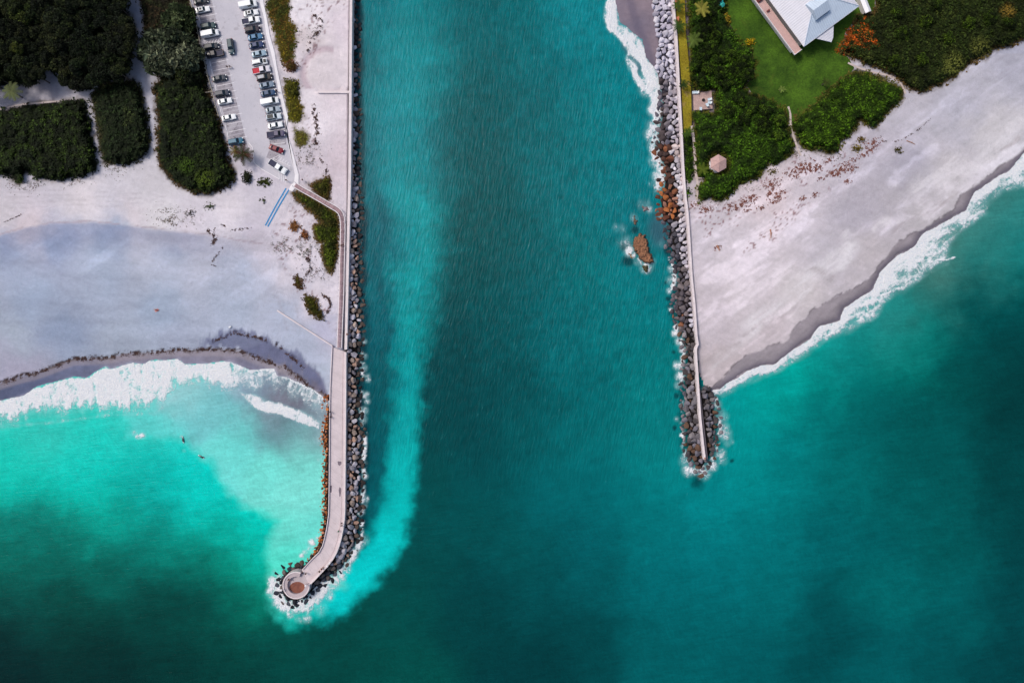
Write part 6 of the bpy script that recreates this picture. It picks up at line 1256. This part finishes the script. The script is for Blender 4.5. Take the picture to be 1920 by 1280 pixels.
def parasol(px, py, r_, col, lab):
    o = empty('parasol', W(px, py, Z0 + 2.4).xy.to_3d() + Vector((0, 0, Z0)), .2, lab, 'parasol'); mb = MB(); mb.cyl((0, 0, 0), (0, 0, 2.5), .04, n=8); mb.build('pole', frame_w, o)
    mb = MB(); rim_ = [Vector((r_ * math.cos(R(45 * i)), r_ * math.sin(R(45 * i)), 2.05)) for i in range(8)]; mb.add([Vector((0, 0, 2.6))] + rim_ + [p - Vector((0, 0, .16)) for p in rim_], [(0, 1 + i, 1 + (i + 1) % 8) for i in range(8)] + [(1 + i, 9 + i, 9 + (i + 1) % 8, 1 + (i + 1) % 8) for i in range(8)]); mb.build('canopy', mat('canvas' + str(col), C(*col), .8, .06), o)
parasol(1350, 2, 1.1, (30, 190, 190), 'turquoise parasol nearer the top edge among the dark trees'); parasol(1354.5, 7.5, .9, (40, 170, 160), 'greener turquoise parasol just below the first')
for i, (x, y, lb) in enumerate(((1269.5, 37.5, 'terracotta bench in the verge just north of the second palm'), (1266.8, 2, 'terracotta bench at the top of the verge beside the seawall'))):
    o = empty('bench', W(x, y, Z0 + .05), R(90), lb, 'bench'); tc = mat('terracotta', C(204, 128, 92), .8)
    for sx in (-1, 1): mb = MB(); mb.box((sx * .55, 0, .2), (.1, .5, .4)); mb.build('leg', tc, o)
    mb = MB(); mb.box((0, 0, .44), (1.5, .6, .08)); mb.build('seat', tc, o); mb = MB(); mb.box((0, -.34, .75), (1.5, .07, .5), rx=.15); mb.build('backrest', tc, o)

# small posts with lamps along the jetty parapet
for x, y, lb in ((622, 1050, 'white lamp post at the outer bend of the jetty, upper of the close pair'), (617.5, 1056, 'white lamp post at the outer bend of the jetty, lower of the close pair'), (577.5, 1092.5, 'white lamp post where the jetty meets the round lookout'), (532, 1100.5, 'white lamp post on the far rim of the round lookout')):
    o = empty('lamp_post', W(x, y, 2.3), 0, lb, 'lamp post', 'white lamp posts along the jetty'); mb = MB(); mb.cyl((0, 0, 0), (0, 0, 2.2), .07, .05, 8); mb.build('post', white, o); mb = MB(); mb.cyl((0, 0, 2.2), (0, 0, 2.5), .3, .34, 12); mb.cyl((0, 0, 2.5), (0, 0, 2.6), .34, .12, 12); mb.build('lamp_shade', white, o)

# ---------------------------------------------------------------- people
skin = mat('skin', C(190, 140, 112), .6, .05)
def skinned(name, V_, E_, Rr, m, parent, root=0, flip=None):
    me = bpy.data.meshes.new(name + '_s'); me.from_pydata(V_, E_, []); o = bpy.data.objects.new(name, me); COL.objects.link(o)
    o.modifiers.new('s', 'SKIN'); 
    for i, r_ in enumerate(Rr): q = me.skin_vertices[0].data[i]; q.radius = (r_, r_) if not isinstance(r_, tuple) else r_; q.use_root = (i == root)
    sb = o.modifiers.new('u', 'SUBSURF'); sb.levels = 1
    bpy.context.view_layer.update(); dg = bpy.context.evaluated_depsgraph_get(); nm = bpy.data.meshes.new_from_object(o.evaluated_get(dg)); nm.name = name
    bpy.data.objects.remove(o); nm.materials.clear(); nm.materials.append(m); nm.polygons.foreach_set('use_smooth', np.ones(len(nm.polygons), bool))
    return link(bpy.data.objects.new(name, nm), parent)
def person(px, py, z, face, pose, shirt, shorts, hair, lab, surf=None):
    o = empty('person', W(px, py, z), R(face), lab, 'person')
    st = {'stand': (.04, .0), 'walk': (.28, .12)}.get(pose, (.04, 0)); sw = st[0]
    if pose in ('stand', 'walk'):
        J = dict(pel=(0, 0, .95), spi=(0, 0, 1.15), che=(.01, 0, 1.36), nec=(0, 0, 1.50), hed=(.02, 0, 1.60), top=(.02, 0, 1.72), sl=(0, .19, 1.43), sr=(0, -.19, 1.43), el=(-.02 - sw * .5, .26, 1.15), er=(-.02 + sw * .6, -.26, 1.15), wl=(.08 - sw * .6, .27, .92), wr=(.08 + sw * .9, -.27, .95),
                 hl=(0, .10, .90), hr=(0, -.10, .90), kl=(.03 + sw * .6, .11, .50), kr=(.03 - sw * .5, -.11, .50), al=(sw * .9, .11, .09), ar=(-sw * 1.2, -.11, .13), tl=(sw * .9 + .18, .13, .04), tr=(-sw * 1.2 + .16, -.13, .05))
    elif pose == 'sit':
        J = dict(pel=(0, 0, .12), spi=(-.04, 0, .32), che=(-.02, 0, .54), nec=(0, 0, .68), hed=(.04, 0, .78), top=(.04, 0, .90), sl=(0, .19, .60), sr=(0, -.19, .60), el=(.12, .27, .38), er=(.12, -.27, .38), wl=(.34, .18, .30), wr=(.34, -.18, .30),
                 hl=(.02, .10, .12), hr=(.02, -.10, .12), kl=(.42, .16, .36), kr=(.42, -.16, .34), al=(.70, .14, .08), ar=(.72, -.14, .08), tl=(.88, .16, .05), tr=(.9, -.16, .05))
    else:
        J = dict(pel=(0, 0, .14), spi=(-.20, 0, .14), che=(-.40, 0, .15), nec=(-.55, 0, .15), hed=(-.66, 0, .16), top=(-.78, 0, .16), sl=(-.47, .19, .14), sr=(-.47, -.19, .14), el=(-.24, .33, .10), er=(-.62, -.40, .08), wl=(.02, .34, .08), wr=(-.80, -.25, .07),
                 hl=(.06, .10, .13), hr=(.06, -.10, .13), kl=(.46, .14, .14), kr=(.46, -.12, .16), al=(.88, .16, .09), ar=(.88, -.13, .09), tl=(.98, .20, .17), tr=(.98, -.16, .17))
    K = list(J); ix = {k: i for i, k in enumerate(K)}
    Ed = [('pel', 'spi'), ('spi', 'che'), ('che', 'nec'), ('nec', 'hed'), ('hed', 'top'), ('che', 'sl'), ('che', 'sr'), ('sl', 'el'), ('sr', 'er'), ('el', 'wl'), ('er', 'wr'), ('pel', 'hl'), ('pel', 'hr'), ('hl', 'kl'), ('hr', 'kr'), ('kl', 'al'), ('kr', 'ar'), ('al', 'tl'), ('ar', 'tr')]
    rad = dict(pel=.13, spi=.12, che=.14, nec=.06, hed=.095, top=.075, sl=.07, sr=.07, el=.045, er=.045, wl=.03, wr=.03, hl=.10, hr=.10, kl=.062, kr=.062, al=.04, ar=.04, tl=.03, tr=.03)
    V_ = [J[k] for k in K]; E_ = [(ix[a], ix[b]) for a, b in Ed]; Rr = [rad[k] for k in K]
    for w_, e_, sg in (('wl', 'el', 1), ('wr', 'er', -1)):                  # palm and five fingers
        W0, E0 = Vector(J[w_]), Vector(J[e_]); d = (W0 - E0).normalized(); sd_ = d.cross(Vector((0, 1, 0)) if abs(d.y) < .7 else Vector((0, 0, 1))).normalized()
        pm = W0 + d * .08; pi = len(V_); V_.append(tuple(pm)); Rr.append(.028); E_.append((ix[w_], pi))
        for f_ in range(4): V_.append(tuple(pm + d * (.055 + .02 * (f_ in (1, 2))) + sd_ * (.03 - .02 * f_))); Rr.append(.009); E_.append((pi, len(V_) - 1))
        V_.append(tuple(W0 + d * .07 + sd_ * .06)); Rr.append(.011); E_.append((pi, len(V_) - 1))
    skinned('body', V_, E_, Rr, mat('wetsuit', (.012, .014, .018), .5) if surf else skin, o)
    def part(nm, ks, es, rr_, m): kk = list(ks); skinned(nm, [J[k] for k in kk], [(kk.index(a), kk.index(b)) for a, b in es], rr_, m, o)
    half = lambda a, b: tuple((Vector(J[a]) + Vector(J[b])) / 2)
    if shirt: J['ml'], J['mr'] = half('sl', 'el'), half('sr', 'er'); part('shirt', ('pel', 'spi', 'che', 'sl', 'sr', 'ml', 'mr'), [('pel', 'spi'), ('spi', 'che'), ('che', 'sl'), ('che', 'sr'), ('sl', 'ml'), ('sr', 'mr')], [.15, .14, .16, .088, .088, .07, .07], mat('cloth%s' % (shirt,), C(*shirt), .9, .1, 5))
    J['nl'], J['nr'] = half('hl', 'kl'), half('hr', 'kr'); part('shorts', ('pel', 'hl', 'hr', 'nl', 'nr'), [('pel', 'hl'), ('pel', 'hr'), ('hl', 'nl'), ('hr', 'nr')], [.15, .12, .12, .105, .105], mat('cloth%s' % (shorts,), C(*shorts), .9, .1, 5))
    h0, h1 = Vector(J['hed']), Vector(J['top']); back = Vector((-.03, 0, 0)) if pose != 'lie' else Vector((0, 0, .0))
    skinned('hair', [tuple(h0 + (h1 - h0) * .45 + back), tuple(h1 + back * .6)], [(0, 1)], [.098, .088], mat('hair%s' % (hair,), C(*hair), .8), o)
    fm = mat('face_marks', (.05, .03, .025), .5); f = Vector((1, 0, 0)) if pose != 'lie' else Vector((0, 0, 1)); mb = MB()
    for sg in (-1, 1): mb.box(h0 + (h1 - h0) * .25 + f * .088 + Vector((0, sg * .032, 0)), (.02, .022, .014))
    mb.box(h0 - (h1 - h0) * .28 + f * .08, (.02, .045, .012)); mb.build('eyes_and_mouth', fm, o)
    mb = MB(); mb.cyl(h0 + f * .08, h0 + f * .125 - (h1 - h0) * .08, .02, .016, 6); mb.build('nose', skin, o)
    if surf:
        b = empty('surfboard', W(px, py, .05), R(face), surf, 'surfboard'); mb = MB(); rs = []
        for i in range(13): t_ = i / 12; w = .27 * math.sin(math.pi * min(1, max(.02, t_ * .94 + .03))) ** .6; x = -1.1 + 2.2 * t_; z = .06 + .14 * max(0, t_ - .7) ** 1.5; rs.append([Vector((x, w, z)), Vector((x, w * .6, z + .035)), Vector((x, -w * .6, z + .035)), Vector((x, -w, z)), Vector((x, -w * .6, z - .03)), Vector((x, w * .6, z - .03))])
        mb.loft(rs); mb.build('deck', mat('board_white', C(236, 240, 240), .3, .04), b, smooth=True); mb = MB(); mb.box((-.95, 0, -.05), (.16, .015, .14)); mb.build('fin', blackp, b)
    return o
D_, BR, BL = (40, 30, 28), (84, 58, 40), (190, 156, 100)
def gp(x, y): return gz(x, y) + .01
PLZ = Z0 + .09
person(636, 994, 2.31, 60, 'walk', (30, 170, 140), (40, 110, 90), D_, 'person in a green top walking on the jetty bend')
person(641.6, 979, 2.31, 250, 'stand', (60, 30, 80), (40, 36, 60), D_, 'person in purple standing by the outer kerb of the jetty, upper of the pair'); person(641.8, 983.5, 2.31, 90, 'stand', (50, 40, 60), (30, 30, 40), BR, 'person in dark grey standing by the outer kerb of the jetty, lower of the pair')
person(604.5, 1064, 2.31, 40, 'walk', (150, 40, 70), (90, 30, 50), D_, 'person in a crimson top walking on the jetty near the lookout'); person(600.5, 1069, 2.31, 210, 'walk', (70, 20, 36), (40, 30, 40), D_, 'person in dark maroon walking on the jetty near the lookout'); person(607, 1063, 2.31, 40, 'stand', (230, 220, 224), (120, 60, 80), BR, 'person in a white top beside one in crimson on the jetty')
person(567, 1071.5, 2.31, 160, 'stand', (60, 60, 130), (40, 44, 90), D_, 'person in blue near the opening of the round lookout'); person(575, 1073, 2.31, 200, 'stand', (80, 90, 90), (60, 60, 60), BR, 'person in grey green on the jetty near the lookout opening'); person(541, 1085, 3.2, 330, 'sit', (40, 36, 60), (30, 30, 40), D_, 'person in dark clothes seated on the ring wall of the lookout')
person(620.5, 771.5, 2.31, 180, 'stand', (36, 50, 90), (30, 34, 50), D_, 'person in navy at the surf side rail of the jetty, upper of the pair'); person(620.8, 781, 2.31, 180, 'stand', (46, 46, 60), (30, 30, 36), BR, 'person in charcoal at the surf side rail of the jetty, lower of the pair')
person(641, 461, 2.51, 95, 'walk', (90, 50, 60), (44, 36, 44), D_, 'person in maroon walking on the boardwalk'); person(644, 460, 2.51, 95, 'walk', (60, 44, 60), (40, 36, 48), BR, 'person in dark mauve walking on the boardwalk beside another')
person(650.5, 626.5, 2.9, 0, 'sit', (200, 40, 50), (60, 40, 60), D_, 'person in a red top sitting on the seawall above the boulders'); person(1321.5, 858, 3.0, 270, 'sit', (220, 130, 120), (150, 90, 80), BR, 'person in a pink top sitting at the tip of the east seawall')
person(293.5, 581, gp(293, 581), 160, 'lie', (150, 60, 70), (60, 40, 60), D_, 'person in dark red lying on the open lavender sand')
person(428, 127.5, PLZ, 10, 'walk', (36, 36, 44), (30, 30, 36), D_, 'person in black walking across the car park'); person(432.5, 126.5, PLZ, 10, 'walk', (110, 110, 116), (50, 50, 60), BR, 'person in grey walking across the car park beside another')
person(538.3, 339, PLZ, 270, 'stand', (24, 24, 34), (24, 24, 30), D_, 'person in black standing by the painted lines at the lot end'); person(568.5, 338.5, Z0 + .01, 150, 'stand', (60, 50, 60), (50, 44, 56), D_, 'person in dark clothes standing on sand near the boardwalk start')
person(520.3, 171.8, Z0 + .16, 270, 'walk', (40, 36, 50), (34, 34, 44), D_, 'person in dark clothes walking on the sidewalk'); person(1346, 9, Z0 + .05, 40, 'stand', (230, 220, 220), (120, 60, 60), BR, 'person in white standing near the turquoise parasols')
person(343.5, 824, .16, 100, 'lie', (30, 40, 50), (30, 36, 44), D_, 'surfer lying prone in the turquoise water nearer the surf line', 'white surfboard under the surfer nearer the surf line'); person(377.5, 855.8, .16, 150, 'lie', (34, 40, 46), (30, 36, 44), D_, 'surfer lying prone in the water nearer the jetty', 'white surfboard under the surfer nearer the jetty')
# beach towel and cooler by the damp sand
tw_ = strip(MB(), [(290.5, 583.5), (297, 579.5)], 4.5, gz(293, 581) - .05, gz(293, 581) + .012).build('beach_towel', mat('towel', C(206, 150, 150), .95, .1)); tag(tw_, 'pink beach towel under the person lying on open sand', 'towel')
o = empty('cooler', W(432, 613, gz(432, 613)), .4, 'small white cooler box on the sand above the dark damp patch', 'cooler'); mb = MB(); mb.box((0, 0, .2), (.7, .42, .4), taper=1.04); mb.build('box', white, o); mb = MB(); mb.box((0, 0, .43), (.76, .46, .07), taper=.94); mb.build('lid', frame_w, o)
